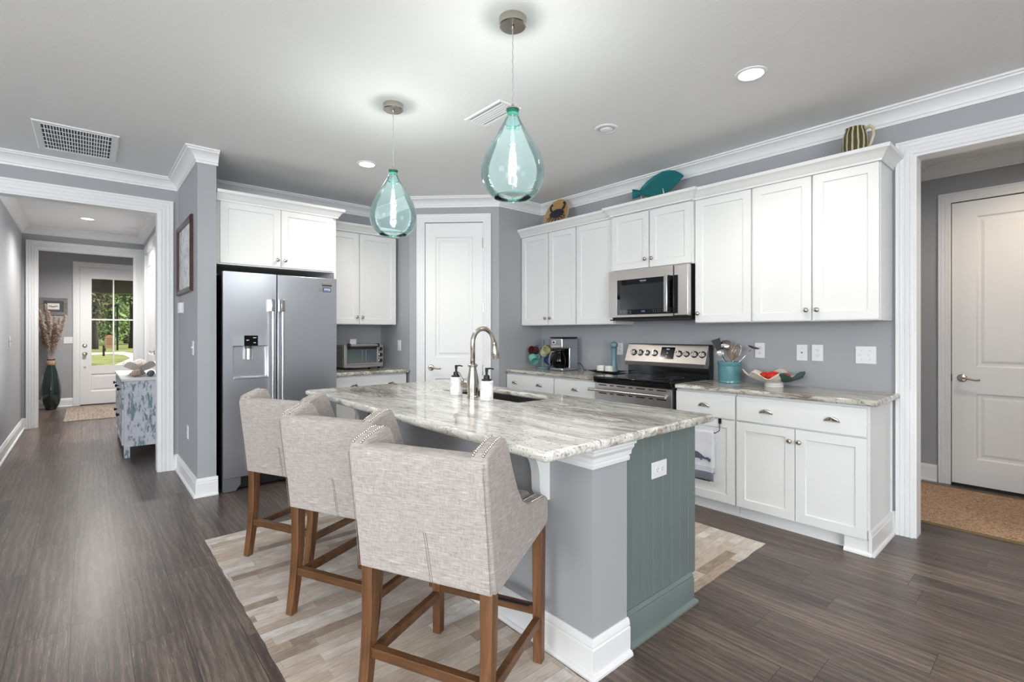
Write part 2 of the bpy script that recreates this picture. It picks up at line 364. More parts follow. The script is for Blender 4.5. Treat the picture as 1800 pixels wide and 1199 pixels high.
def paneled(bm, tf, x0, x1, z0, z1, T, holes, rings):
    """slab whose front (d = T) carries stepped panels; rings are (inset, depth below the front)"""
    xs = sorted({x0, x1, *[h[0] for h in holes], *[h[1] for h in holes]}); zs = sorted({z0, z1, *[h[2] for h in holes], *[h[3] for h in holes]})
    for a, b in zip(xs, xs[1:]):
        for c, d in zip(zs, zs[1:]):
            mx, mz = (a+b)/2, (c+d)/2
            if any(h[0] < mx < h[1] and h[2] < mz < h[3] for h in holes): continue
            bm.faces.new([bm.verts.new(tf(*p, T)) for p in ((a, c), (b, c), (b, d), (a, d))])
    for h in holes:
        prev = None
        for ins, dep in [(0, 0)]+list(rings):
            r = [bm.verts.new(tf(p, q, T-dep)) for p, q in ((h[0]+ins, h[2]+ins), (h[1]-ins, h[2]+ins), (h[1]-ins, h[3]-ins), (h[0]+ins, h[3]-ins))]
            if prev:
                for i in range(4): bm.faces.new((prev[i], prev[(i+1) % 4], r[(i+1) % 4], r[i]))
            prev = r
        bm.faces.new(prev)
    f = [tf(x, z, T) for x, z in ((x0, z0), (x1, z0), (x1, z1), (x0, z1))]; k = [tf(x, z, 0) for x, z in ((x0, z0), (x1, z0), (x1, z1), (x0, z1))]
    for i in range(4):
        j = (i+1) % 4; bm.faces.new([bm.verts.new(q) for q in (f[i], f[j], k[j], k[i])])
    bm.faces.new([bm.verts.new(q) for q in k]); return bm
SHAKER = ((.003, .009),)
RAISED = ((.012, .010), (.030, .010), (.050, .004))
def ell(bm, c, r, seg=20, rings=12, tilt=None):
    R = tilt or Matrix.Identity(3); c = Vector(c); rows = []
    for i in range(rings+1):
        t = PI*i/rings
        if i in (0, rings): rows.append([bm.verts.new(c + R @ Vector((0, 0, r[2]*math.cos(t))))])
        else: rows.append([bm.verts.new(c + R @ Vector((r[0]*math.sin(t)*math.cos(2*PI*k/seg), r[1]*math.sin(t)*math.sin(2*PI*k/seg), r[2]*math.cos(t)))) for k in range(seg)])
    for a, b in zip(rows, rows[1:]):
        for k in range(seg):
            j = (k+1) % seg
            if len(a) == 1: bm.faces.new((a[0], b[k], b[j]))
            elif len(b) == 1: bm.faces.new((a[k], a[j], b[0]))
            else: bm.faces.new((a[k], a[j], b[j], b[k]))
    return bm

# ---------------------------------------------------------------- room shell
CZ = 2.75
struct('floor', boxes((-6.1, 7.5, -5.1, 11.65, -.12, 0)), M_floor)
struct('ceiling', boxes((-6.1, 7.5, -5.1, 11.9, CZ, CZ+.15)), M_ceil)
struct('wall_right', boxes((3.95, 4.07, .66, 4.14, 0, CZ), (3.95, 4.07, -.40, .66, 2.43, CZ), (3.95, 4.07, -5.1, -.40, 0, CZ)), M_wall)
struct('wall_corner', boxes((3.318, 3.95, 4.02, 4.14, 0, CZ)), M_wall)
bm = B()
for a0, a1, z0, z1 in ((0, .171, 0, CZ), (.801, .970, 0, CZ), (.171, .801, 2.485, CZ)): tbox(bm, FD, a0, a1, z0, z1, -.12, 0)
struct('wall_pantry', bm, M_wall)
struct('wall_pantry_side', boxes((2.632, 2.75, 4.708, 5.51, 0, CZ)), M_wall)
struct('wall_fridge', boxes((.79, 2.632, 5.39, 5.51, 0, CZ)), M_wall)
struct('wall_column', boxes((.66, .79, 4.54, 5.72, 0, CZ)), M_wall)
struct('wall_front', boxes((-6.1, -.56, 5.6, 5.72, 0, CZ), (-.56, .51, 5.6, 5.72, 2.43, CZ), (.51, .66, 5.6, 5.72, 0, CZ)), M_wall)
struct('wall_hall_left', boxes((-.78, -.66, 5.72, 9.42, 0, CZ)), M_wall)
struct('wall_hall_right', boxes((.66, .78, 5.72, 6.85, 0, CZ), (.66, .78, 6.85, 8.95, 2.44, CZ), (.66, .78, 8.95, 9.42, 0, CZ)), M_wall)
struct('wall_hall_end', boxes((-.66, -.52, 9.3, 9.42, 0, CZ), (-.52, .55, 9.3, 9.42, 2.46, CZ), (.55, .66, 9.3, 9.42, 0, CZ)), M_wall)
struct('wall_entry', boxes((-1.4, -.09, 11.65, 11.8, 0, CZ), (-.09, .83, 11.65, 11.8, 2.475, CZ), (.83, 1.8, 11.65, 11.8, 0, CZ)), M_wall)
struct('wall_entry_left', boxes((-1.5, -1.38, 9.42, 11.8, 0, CZ), (-1.38, -.78, 9.3, 9.42, 0, CZ)), M_wall)
struct('wall_entry_right', boxes((1.7, 1.82, 9.42, 11.65, 0, CZ), (.78, 1.82, 9.3, 9.42, 0, CZ)), M_wall)
struct('wall_study', boxes((.78, 3.5, 5.72, 5.84, 0, CZ), (3.4, 3.5, 5.84, 9.42, 0, CZ), (1.82, 3.5, 9.3, 9.42, 0, CZ)), M_wall)
struct('wall_mudroom_back', boxes((5.6, 5.72, -2.2, -.26, 0, CZ), (5.6, 5.72, -.26, .683, 2.414, CZ), (5.6, 5.72, .683, 1.2, 0, CZ), (5.73, 5.76, -.4, .8, 0, CZ)), M_wall)
struct('wall_mudroom_left', boxes((4.07, 5.6, .905, 1.02, 0, CZ)), M_wall)
struct('wall_mudroom_right', boxes((4.07, 5.6, -2.2, -2.1, 0, CZ)), M_wall)
WIN = [(-5.4, -3.9), (-3.4, -1.9), (-1.7, -.2)]
bm = B(); xs = [-6.1]+[q for w in WIN for q in w]+[4.07]
for i in range(0, len(xs), 2): box(bm, xs[i], xs[i+1], -5.12, -5.0, 0, CZ)
for a, b in WIN: box(bm, a, b, -5.12, -5.0, 0, .85); box(bm, a, b, -5.12, -5.0, 2.5, CZ)
struct('wall_living_back', bm, M_wall)
struct('wall_living_left', boxes((-6.12, -6.0, -5.1, -.9, 0, CZ), (-6.12, -6, 1.7, 5.72, 0, CZ), (-6.12, -6, -.9, 1.7, 2.5, CZ)), M_wall)
def window(name, tf, a0, a1, z0, z1):
    bm = B(); w = .07
    for q in ((a0, a1, z0, z0+w), (a0, a1, z1-w, z1), (a0, a0+w, z0, z1), (a1-w, a1, z0, z1), ((a0+a1)/2-.03, (a0+a1)/2+.03, z0, z1), (a0, a1, (z0+z1)/2-.03, (z0+z1)/2+.03)): tbox(bm, tf, *q, -.09, -.02)
    o = struct(name, bm, M_trim); g = B(); tbox(g, tf, a0+w, a1-w, z0+w, z1-w, -.062, -.056); obj('pane', g, M_pane, o); return o
for i, (a, b) in enumerate(WIN): window('window_%d' % (i+1), FY(-5.0, 1), a, b, .85, 2.5)  # unseen windows, added with their lamps to light the room from behind
window('window_4', FX(-6.0, 1), -.9, 1.7, 0.02, 2.5)  # unseen too, added to light the room from the left

# crown moulding, baseboards and casings
CROWN = [(0, -.105), (.012, -.105), (.014, -.088), (.020, -.084), (.022, -.074), (.036, -.050), (.060, -.030), (.076, -.024), (.080, -.014), (.092, -.012), (.092, 0), (0, 0)]
crown = [(o, CZ+z) for o, z in CROWN]
def crown_run(name, path):
    bm = B(); sweep(bm, path, crown, PLAN); return struct(name, bm, M_trim, smooth='auto')
q1 = DP+DD*.97
crown_run('trim_1', [(3.95, -5), (3.95, 4.02), (3.318, 4.02), (q1.x, q1.y), (2.632, 5.39), (.79, 5.39)])
crown_run('trim_2', [(.80, 4.54), (.66, 4.54), (.66, 5.6), (-6, 5.6), (-6, -5), (3.95, -5)])
crown_run('trim_3', [(.66, 5.72), (.66, 9.3), (-.66, 9.3), (-.66, 5.72)])
crown_run('trim_4', [(4.07, -2.1), (5.6, -2.1), (5.6, .905), (4.07, .905)])
BASE = [(0, 0), (.030, 0), (.030, .010), (.024, .017), (.016, .020), (.016, .108), (.012, .114), (.014, .120), (.011, .136), (.005, .145), (0, .145)]
def base_run(name, path, mat=None):
    bm = B(); sweep(bm, path, BASE, PLAN); return struct(name, bm, mat or M_trim, smooth='auto')
base_run('baseboard_column', [(.80, 4.54), (.66, 4.54), (.66, 5.6), (.612, 5.6)])
base_run('baseboard_front', [(-.66, 5.6), (-6, 5.6), (-6, 1.8)])
base_run('baseboard_hall_left', [(-.612, 9.3), (-.66, 9.3), (-.66, 5.72)])
base_run('baseboard_hall_right', [(.66, 5.72), (.66, 6.75)])
base_run('baseboard_entry', [(-.185, 11.65), (-1.38, 11.65), (-1.38, 9.42)])
base_run('baseboard_right', [(3.95, .746), (3.95, .80)])
base_run('baseboard_mudroom', [(5.6, .772), (5.6, .905), (4.9, .905)])
base_run('baseboard_pantry', [(3.318, 4.02), tuple((DP+DD*.086))])
base_run('baseboard_pantry_left', [tuple((DP+DD*.889)), (q1.x, q1.y)])
# fluted casing profile: o is distance outwards from the opening, n stands off the wall
def casing(name, tf, a0, a1, top, w=.10, mat=None, flip=False):
    k = w/.10
    pr = [(0, 0), (0, .014), (.006*k, .017), (.018*k, .017), (.021*k, .013), (.027*k, .013), (.030*k, .018), (.046*k, .018), (.049*k, .014), (.055*k, .014), (.058*k, .019), (.074*k, .020), (.077*k, .016), (.082*k, .016), (.085*k, .022), (.100*k, .023), (.100*k, 0)]
    path = [(a0, 0), (a0, top), (a1, top), (a1, 0)]
    bm = B(); sweep(bm, path, pr, tf); return struct(name, bm, mat or M_trim, smooth='auto')
def jamb(name, tf, a0, a1, top, depth, mat=None, t=.016):
    bm = B(); tbox(bm, tf, a0, a0+t, 0, top, -depth, .004); tbox(bm, tf, a1-t, a1, 0, top, -depth, .004); tbox(bm, tf, a0+t, a1-t, top-t, top, -depth, .004)
    return struct(name, bm, mat or M_trim)
casing('trim_5', FY(5.6), -.56, .51, 2.43, .108); jamb('trim_6', FY(5.6), -.56, .51, 2.43, .125)
casing('trim_7', FY(9.3), -.52, .55, 2.46, .100); jamb('trim_8', FY(9.3), -.52, .55, 2.46, .125)
casing('trim_9', FX(3.95), -.40, .66, 2.43, .088); jamb('trim_10', FX(3.95), -.40, .66, 2.43, .125)
casing('trim_11', FY(5.72, 1), -.56, .51, 2.43, .100)
casing('trim_12', FX(.66), 6.85, 8.95, 2.44, .10); jamb('trim_13', FX(.66), 6.85, 8.95, 2.44, .12)
casing('trim_14', FY(11.65), -.09, .83, 2.475, .092)
casing('trim_15', FX(5.6), -.26, .683, 2.414, .082)
casing('trim_16', FD, .171, .801, 2.485, .086)
struct('trim_17', boxes((5.16, 5.26, .880, .905, 0, 2.43), (4.30, 4.40, .880, .905, 0, 2.43), (4.40, 5.16, .885, .905, 2.35, 2.43)), M_trim)

# doors
def hinge(parent, tf, a, z):
    bm = B(); p = Vector(tf(a, z, .012)); lathe(bm, [(.0065, -.05), (.0065, .05)], p, 10); ell(bm, p+Vector((0, 0, .052)), (.006, .006, .006), 8, 6); ell(bm, p-Vector((0, 0, .052)), (.006, .006, .006), 8, 6)
    obj('hinge', bm, M_nickel, parent, smooth='auto')
def lever(parent, tf, a, z, s, d0):
    bm = B(); n = (Vector(tf(a, z, 1))-Vector(tf(a, z, 0))); p = Vector(tf(a, z, d0))
    lathe(bm, [(.033, 0), (.033, .006), (.026, .012), (.012, .014), (.011, .045)], p, 24, n)
    tube(bm, [tf(a+s*t, z+h, d0+.045) for t, h in ((-.008, .002), (.02, .004), (.05, -.004), (.085, -.012), (.115, -.008))], [.010, .010, .008, .007, .008], 10)
    obj('lever_handle', bm, M_nickel, parent, smooth='auto')
bm = B(); paneled(bm, FD, .174, .798, .008, 2.48, .035, [(.282, .690, 1.036, 2.330), (.282, .690, .22, .81)], RAISED); 
bm.transform(Matrix.Translation(-Vector((DN.x, DN.y, 0))*.040))
d1 = struct('door_1', bm, M_door)
lever(d1, FD, .735, .925, -1, -.005)
for z in (2.26, 1.57, .90, .25): hinge(d1, FD, .170, z)
bm = B(); tbox(bm, FD, .799, .803, .89, .95, -.008, .002); obj('strike_plate', bm, M_nickel, d1)
# front door, half glazed
tf = FY(11.69)
bm = B(); paneled(bm, tf, -.087, .827, .012, 2.472, .045, [(.060, .690, .24, .555)], RAISED)
# cut the light opening out by building the leaf of stiles and rails
bm.free(); bm = B(); paneled(bm, tf, -.087, .827, .012, .70, .045, [(.060, .690, .24, .555)], RAISED)
tbox(bm, tf, -.087, .068, .70, 2.28, 0, .045); tbox(bm, tf, .680, .827, .70, 2.28, 0, .045); tbox(bm, tf, -.087, .827, 2.28, 2.472, 0, .045)
d2 = struct('door_2', bm, M_door)
bm = B(); tbox(bm, tf, .364, .386, .70, 2.28, .012, .040); tbox(bm, tf, .068, .364, 1.527, 1.552, .012, .040); tbox(bm, tf, .386, .680, 1.527, 1.552, .012, .040); obj('muntin', bm, M_door, d2)
bm = B(); tbox(bm, tf, .069, .679, .701, 2.279, .018, .022); obj('pane', bm, M_pane, d2)
def rosette(name, parent, tf, a, z, r, d0, knob):
    bm = B(); n = Vector(tf(a, z, 1))-Vector(tf(a, z, 0))
    prof = [(r, 0), (r, .008), (r*.8, .014)] + ([(.012, .016), (.012, .03), (.026, .038), (.028, .050), (.020, .062), (0, .064)] if knob else [(.016, .018), (.016, .026), (0, .026)])
    lathe(bm, prof, tf(a, z, d0), 24, n); obj(name, bm, M_nickel if not knob else M_nickel, parent, smooth='auto')
rosette('deadbolt', d2, tf, -.025, 1.072, .032, .045, False); rosette('door_knob', d2, tf, -.025, .922, .034, .045, True); rosette('keyhole_cover', d2, tf, -.022, .708, .012, .045, False)
bm = B(); tbox(bm, tf, -.087, .827, 0.001, .012, -.02, .05); obj('threshold', bm, M_dark, d2)
# mudroom door
tf = FX(5.63)
bm = B(); paneled(bm, tf, -.255, .678, .022, 2.405, .035, [(-.12, .526, 1.015, 2.274), (-.12, .526, .241, .792)], RAISED)
d3 = struct('door_3', bm, M_door); lever(d3, tf, .613, .916, -1, .035)
bm = B(); tbox(bm, tf, .676, .682, .885, .945, .0, .037); obj('strike_plate', bm, M_dark, d3)
bm = B(); tbox(bm, tf, -.255, .678, .003, .02, .0, .03); obj('door_sweep', bm, M_dark, d3)
# hall side doors: a panelled leaf and a glazed leaf
tf = FX(.70)
bm = B(); paneled(bm, tf, 7.87, 8.93, .01, 2.42, .035, [(8.02, 8.78, 1.0, 2.25), (8.02, 8.78, .2, .85)], RAISED); d4 = struct('door_4', bm, M_door)
bm = B(); tbox(bm, tf, 6.87, 7.0, .01, 2.42, 0, .035); tbox(bm, tf, 7.72, 7.86, .01, 2.42, 0, .035); tbox(bm, tf, 7.0, 7.72, .01, .3, 0, .035); tbox(bm, tf, 7.0, 7.72, 2.30, 2.42, 0, .035)
d5 = struct('door_5', bm, M_door); bm = B(); tbox(bm, tf, 7.0, 7.72, .3, 2.3, .014, .019); obj('pane', bm, M_pane, d5); lever(d5, tf, 7.79, 1.05, -1, .035)
# white blind panel in the study behind the hall side doors
struct('wall_study_window', boxes((3.36, 3.40, 7.6, 9.2, .5, 2.4)), plain('white_window_blind', rgb(240, 242, 245), .6))

# ---------------------------------------------------------------- cabinet builders
def knob(parent, tf, a, z, d0):
    bm = B(); n = Vector(tf(a, z, 1))-Vector(tf(a, z, 0))
    lathe(bm, [(.007, 0), (.006, .010), (.009, .014), (.0155, .019), (.0165, .024), (.013, .030), (.006, .033), (0, .0335)], tf(a, z, d0), 20, n)
    obj('knob', bm, M_nickel, parent, smooth='auto')
def cup_pull(parent, tf, a, z, d0, w=.045):
    bm = B(); rows = []
    for i in range(9):                     # quarter dome, open underneath
        t = PI/2*i/8
        rows.append([bm.verts.new(tf(a + w*math.cos(p)*math.cos(t*.98), z - .012 + .034*math.sin(p), d0 + .003 + .026*math.sin(p)**.6*math.sin(t))) for p in [PI*(k+.02)/16.04 for k in range(17)]])
    for r, q in zip(rows, rows[1:]):
        for k in range(16): bm.faces.new((r[k], r[k+1], q[k+1], q[k]))
    rows2 = []
    o = obj('cup_pull', bm, M_chrome, parent, smooth=True); s = o.modifiers.new('thickness', 'SOLIDIFY'); s.thickness = .002; return o
def door_front(parent, tf, a0, a1, z0, z1, T=.02, fr=.057, name='door'):
    bm = B(); paneled(bm, tf, a0, a1, z0, z1, T, [(a0+fr, a1-fr, z0+fr, z1-fr)], SHAKER)
    return obj(name, bm, M_cab, parent, bevel=.0015, segs=1)
def slab_front(parent, tf, a0, a1, z0, z1, T=.02):
    bm = B(); tbox(bm, tf, a0, a1, z0, z1, 0, T); return obj('drawer', bm, M_cab, parent, bevel=.002, segs=1)
G = .0022
def carcass(parent, tf, a0, a1, z0, z1, depth, toe=None):
    bm = B(); tbox(bm, tf, a0, a1, z0, z1, -depth, -.001)
    if toe: tbox(bm, tf, a0, a1, 0.001, z0, -depth, -toe); 
    return obj('body', bm, M_cab, parent)
def upper(label, tf, loc, a0, a1, z0, z1, depth, splits, knobs, ztop):
    t = thing('upper_cabinet', label, 'cabinet', loc, 0, 'white wall cabinets'); carcass(t, tf, a0, a1, z0, ztop, depth)
    e = [a0]+splits+[a1]
    for i, (p, q) in enumerate(zip(e, e[1:])):
        d = door_front(t, tf, p+G+.004, q-G-.004, z0+.006, z1-.006)
        for ka, kz in knobs:
            if p < ka < q: knob(d, tf, ka, kz, .02)
    return t
TU = FX(3.66); TM = FX(3.62)
upper('white two-door wall cabinet nearest the pantry corner, above the coffee maker', TU, (3.66, 3.62, 1.378), 3.217, 4.017, 1.378, 2.352, .288, [3.599], [(3.565, 1.452), (3.633, 1.452)], 2.36)
upper('white single-door wall cabinet left of the microwave, above the blue pepper mill', TU, (3.66, 2.98, 1.378), 2.757, 3.215, 1.378, 2.352, .288, [], [], 2.36)
upper('short white two-door wall cabinet directly above the microwave', TM, (3.62, 2.36, 1.852), 1.972, 2.755, 1.852, 2.345, .328, [2.36], [(2.328, 1.93), (2.392, 1.93)], 2.36)
upper('white single-door wall cabinet just right of the microwave, knob at its lower left', TU, (3.66, 1.75, 1.378), 1.529, 1.970, 1.378, 2.352, .288, [], [(1.935, 1.452)], 2.36)
upper('wide white two-door wall cabinet at the right end by the doorway', TU, (3.66, 1.14, 1.378), .767, 1.527, 1.378, 2.352, .288, [1.137], [(1.105, 1.452), (1.169, 1.452)], 2.36)
CC = [(0, 0), (.010, 0), (.012, .014), (.020, .020), (.030, .040), (.048, .058), (.058, .062), (.060, .084), (0, .084)]
def cab_crown(label, path, z):
    bm = B(); sweep(bm, path, [(o, z+h) for o, h in CC], PLAN); o = obj('cabinet_crown', bm, M_cab, smooth='auto'); return tag(o, label, 'moulding')
cab_crown('long white crown moulding along the tops of the range wall cabinets', [(3.949, .766), (3.639, .766), (3.639, 1.971), (3.599, 1.971), (3.599, 2.756), (3.639, 2.756), (3.639, 4.018)], 2.348)
TF = FY(4.62); TB2 = FY(4.97)
t = thing('refrigerator_cabinet', 'deep white two-door cabinet over the steel refrigerator', 'cabinet', (1.3, 4.62, 1.868), 0, 'white wall cabinets')
bm = B(); tbox(bm, TF, .797, 1.795, 1.868, 2.40, -.765, -.001); tbox(bm, TF, 1.777, 1.795, .001, 1.868, -.765, -.001); obj('body', bm, M_cab, t)
for p, q, ka in ((.829, 1.295, 1.266), (1.300, 1.762, 1.329)):
    d = door_front(t, TF, p, q, 1.880, 2.392); knob(d, TF, ka, 1.940, .02)
cab_crown('short white crown moulding on top of the deep cabinet over the refrigerator', [(1.796, 4.94), (1.796, 4.599), (.797, 4.599)], 2.385)
t = upper('white two-door wall cabinet above the toaster oven', TB2, (2.2, 4.97, 1.388), 1.797, 2.605, 1.388, 2.352, .418, [2.173], [(2.142, 1.466), (2.204, 1.466)], 2.36)
cab_crown('white crown moulding on the cabinet above the toaster oven', [(2.629, 4.949), (1.860, 4.949)], 2.352)

def base_cab(label, tf, loc, a0, a1, depth, drawers, doors, toe=.05):
    t = thing('base_cabinet', label, 'cabinet', loc, 0, 'white base cabinets'); carcass(t, tf, a0, a1, .088, .873, depth, toe)
    for p, q, pulls in drawers:
        d = slab_front(t, tf, p+G, q-G, .690, .858)
        for k in pulls: cup_pull(d, tf, k, .768, .02)
    for p, q, ks in doors:
        d = door_front(t, tf, p+G, q-G, .092, .680)
        for k in ks: knob(d, tf, k, .603, .02)
    return t
TBASE = FX(3.44)
c = base_cab('wide white base cabinet with one drawer and two doors under the red-flowered bowl', TBASE, (3.44, 1.16, 0), .777, 1.544, .508, [(.782, 1.542, [1.344, .962])], [(.782, 1.166, [1.138]), (1.166, 1.542, [1.194])])
bm = B(); sweep(bm, [(3.948, .776), (3.424, .776)], BASE, PLAN); obj('base_moulding', bm, M_cab, c, smooth='auto')
bm = B(); box(bm, 3.432, 3.50, .777, .90, .001, .087); sweep(bm, [(3.432, .762), (3.432, .90)], [(0, .001), (.020, .001), (.018, .012), (.008, .020), (0, .022)], PLAN); obj('foot_block', bm, M_cab, c)
bm = B(); tbox(bm, FY(.776), 3.44, 3.948, .14, .872, 0, .004); tbox(bm, FY(.776), 3.925, 3.948, .14, .872, .004, .012); obj('end_panel', bm, M_cab, c)
bm = B(); sweep(bm, [(3.49, .90), (3.49, 1.544)], [(0, 0), (.014, 0), (.012, .012), (.004, .018), (0, .018)], PLAN); obj('shoe_moulding', bm, M_cab, c)
c = base_cab('narrow white base cabinet right of the range with a towel hung on its door', TBASE, (3.44, 1.77, 0), 1.548, 2.006, .508, [(1.550, 2.004, [1.778])], [(1.550, 2.004, [])])
bm = B(); sweep(bm, [(3.49, 1.546), (3.49, 2.006)], [(0, 0), (.014, 0), (.012, .012), (.004, .018), (0, .018)], PLAN); obj('shoe_moulding', bm, M_cab, c)
base_cab('white base cabinet in the corner under the coffee maker, drawer with two cup pulls', TBASE, (3.44, 3.66, 0), 3.308, 4.016, .508, [(3.312, 4.012, [3.88, 3.512])], [(3.312, 3.66, [3.62]), (3.66, 4.012, [3.70])])
base_cab('white base cabinet just left of the range, drawer with one cup pull', TBASE, (3.44, 3.04, 0), 2.782, 3.304, .508, [(2.785, 3.302, [3.037])], [(2.785, 3.302, [2.84])])
base_cab('white base cabinet beside the refrigerator under the toaster oven', FY(4.74), (2.2, 4.74, 0), 1.80, 2.606, .648, [(1.803, 2.603, [2.02, 2.42])], [(1.803, 2.203, [2.16]), (2.203, 2.603, [2.25])])

def slab(x0, x1, y0, y1, z0, z1, hole=None):
    bm = B()
    xs = sorted({x0, x1, *(hole[:2] if hole else ())}); ys = sorted({y0, y1, *(hole[2:] if hole else ())})
    for a, b in zip(xs, xs[1:]):
        for c, d in zip(ys, ys[1:]):
            if hole and hole[0] < (a+b)/2 < hole[1] and hole[2] < (c+d)/2 < hole[3]: continue
            for z in (z0, z1): bm.faces.new([bm.verts.new(q) for q in ((a, c, z), (b, c, z), (b, d, z), (a, d, z))])
    def rim(r):
        L = [(r[0], r[2]), (r[1], r[2]), (r[1], r[3]), (r[0], r[3])]
        e = []
        for i in range(4):                  # split sides on the grid lines so that they weld to the faces
            (a, c), (b, d) = L[i], L[(i+1) % 4]
            pts = sorted({p for p in xs if min(a, b) <= p <= max(a, b)}, reverse=b < a) if c == d else sorted({p for p in ys if min(c, d) <= p <= max(c, d)}, reverse=d < c)
            q = [(p, c) if c == d else (a, p) for p in pts]
            for u, v in zip(q, q[1:]): bm.faces.new([bm.verts.new(w) for w in ((u[0], u[1], z0), (v[0], v[1], z0), (v[0], v[1], z1), (u[0], u[1], z1))])
    rim((x0, x1, y0, y1))
    if hole: rim(hole)
    return bm
def counter(label, bm, mat, be=.013):
    o = obj('countertop', bm, mat, bevel=be, segs=4); return tag(o, label, 'countertop', 'granite countertops')
counter('granite worktop right of the range, carrying the blue utensil crock', slab(3.398, 3.949, .727, 2.006, .874, .910), M_gran2)
counter('granite worktop left of the range, carrying the coffee maker', slab(3.398, 3.949, 2.782, 4.018, .874, .910), M_gran2)
counter('small granite worktop beside the refrigerator, under the toaster oven', slab(1.797, 2.630, 4.682, 5.388, .874, .910), M_gran2)

# ---------------------------------------------------------------- island
isl = thing('kitchen_island', 'gray and sage green kitchen island under the large granite worktop', 'kitchen island', (1.85, 2.28, 0))
obj('knee_wall', boxes((1.44, 1.657, 1.19, 3.35, 0.001, .874)), M_wall, isl)
bm = B(); sweep(bm, [(1.659, 1.19), (1.44, 1.19), (1.44, 3.35), (1.659, 3.35)], BASE, PLAN); obj('baseboard', bm, M_trim, isl, smooth='auto')
CAP = [(0, .786), (.012, .786), (.014, .800), (.009, .806), (.020, .812), (.022, .828), (.034, .844), (.035, .854), (.046, .860), (.046, .874), (0, .874)]
bm = B(); sweep(bm, [(1.659, 1.19), (1.44, 1.19), (1.44, 1.414)], CAP, PLAN); obj('cap_moulding', bm, M_trim, isl, smooth='auto')
bm = B(); box(bm, 1.658, 2.235, 1.225, 3.335, .10, .665); box(bm, 1.658, 2.17, 1.225, 3.335, .001, .10); box(bm, 1.658, 1.80, 1.225, 3.335, .665, .874); box(bm, 2.165, 2.235, 1.225, 3.335, .665, .874); box(bm, 1.80, 2.165, 1.225, 2.01, .665, .874); box(bm, 1.80, 2.165, 2.83, 3.335, .665, .874)
obj('body', bm, M_teal, isl)
poly = [(1.659, 1.226)]; x = 1.659; poly.append((1.659, 1.212))
while x < 2.18:
    nx = min(x+.075, 2.243); poly += [(nx-.007, 1.212), (nx-.004, 1.217), (nx-.001, 1.212)]; x = nx
poly += [(2.243, 1.212), (2.243, 1.226)]
bm = B(); prism(bm, poly, lambda a, b, d: (a, b, d), .135, .873); obj('end_panel', bm, M_teal, isl)
bm = B(); sweep(bm, [(2.190, 1.226), (2.190, 1.212), (1.676, 1.212)], [(0, .001), (.032, .001), (.032, .010), (.026, .018), (.016, .022), (.016, .118), (.012, .126), (.014, .134), (.004, .147), (0, .147)], PLAN); obj('base_moulding', bm, M_teal, isl, smooth='auto')
for i, (p, q) in enumerate(((1.24, 1.88), (1.88, 2.42), (2.42, 2.86), (2.86, 3.33))):
    bm = B(); T2 = FX(2.236, 1); paneled(bm, T2, p+G, q-G, .105, .86, .02, [(p+.06, q-.06, .165, .80)], SHAKER); d = obj('door', bm, M_teal, isl); knob(d, T2, q-.04, .78, .02)
CORB = [(0, .612), (.020, .614), (.042, .630), (.055, .656), (.057, .690), (.059, .730), (.068, .768), (.088, .804), (.122, .836), (.172, .859), (.225, .868), (.225, .874), (0, .874)]
for y in (1.415, 3.15):
    bm = B(); prism(bm, [(1.44-o, z) for o, z in CORB], lambda a, b, d: (a, d, b), y, y+.050)
    obj('corbel', bm, M_trim, isl, smooth='auto')
counter('large island worktop of veined white granite with an undermount sink', slab(1.118, 2.262, 1.118, 3.425, .875, .911, (1.822, 2.145, 2.035, 2.805)), M_gran, .014)
t = thing('kitchen_sink', 'steel undermount sink let into the island worktop', 'sink', (1.98, 2.42, .69))
bm = B(); X0, X1, Y0, Y1 = 1.816, 2.151, 2.029, 2.811
L = [(X0, Y0), (X1, Y0), (X1, Y1), (X0, Y1)]; rings = []
for ins, z in ((-.012, .873), (0, .873), (.006, .70), (.03, .682)):
    rings.append([bm.verts.new((X0+ins if x == X0 else X1-ins, Y0+ins if y == Y0 else Y1-ins, z)) for x, y in L])
for a, b in zip(rings, rings[1:]):
    for i in range(4): bm.faces.new((a[i], a[(i+1) % 4], b[(i+1) % 4], b[i]))
bm.faces.new(rings[-1]); obj('basin', bm, steel('sink_steel', rgb(140, 138, 136), .32, 0), t)
bm = B(); lathe(bm, [(.045, 0), (.045, .004), (.03, .005), (.028, .002), (0, .002)], (1.98, 2.42, .683), 24); obj('drain', bm, M_chrome, t, smooth='auto')
# faucet
t = thing('kitchen_faucet', 'tall brushed nickel gooseneck faucet behind the island sink', 'faucet', (1.766, 2.389, .911))
fx, fy = 1.766, 2.389
bm = B(); lathe(bm, [(.036, .0), (.036, .005), (.033, .009), (.032, .022), (.0345, .045), (.037, .080), (.034, .112), (.026, .150), (.0225, .172), (.022, .180), (.029, .186), (.030, .194), (.022, .200), (.0155, .203)], (fx, fy, .911), 32); obj('base', bm, M_nickel, t, smooth='auto')
pts = [(fx, fy, 1.11), (fx, fy, 1.24)] + [(fx+.080-.080*math.cos(a), fy, 1.24+.085*math.sin(a)) for a in [PI*k/16 for k in range(1, 15)]]
pts += [(fx+.163, fy, 1.245), (fx+.168, fy, 1.225)]
bm = B(); tube(bm, pts, .0145, 18); obj('spout', bm, M_nickel, t, smooth=True)
n = Vector((.12, 0, -1)).normalized()
bm = B(); lathe(bm, [(.0165, 0), (.0175, .006), (.0155, .012), (.018, .035), (.0235, .060), (.0245, .082), (.021, .094), (.026, .096), (.025, .102), (0, .103)], (fx+.167, fy, 1.238), 28, n); obj('spray_head', bm, M_nickel, t, smooth='auto')
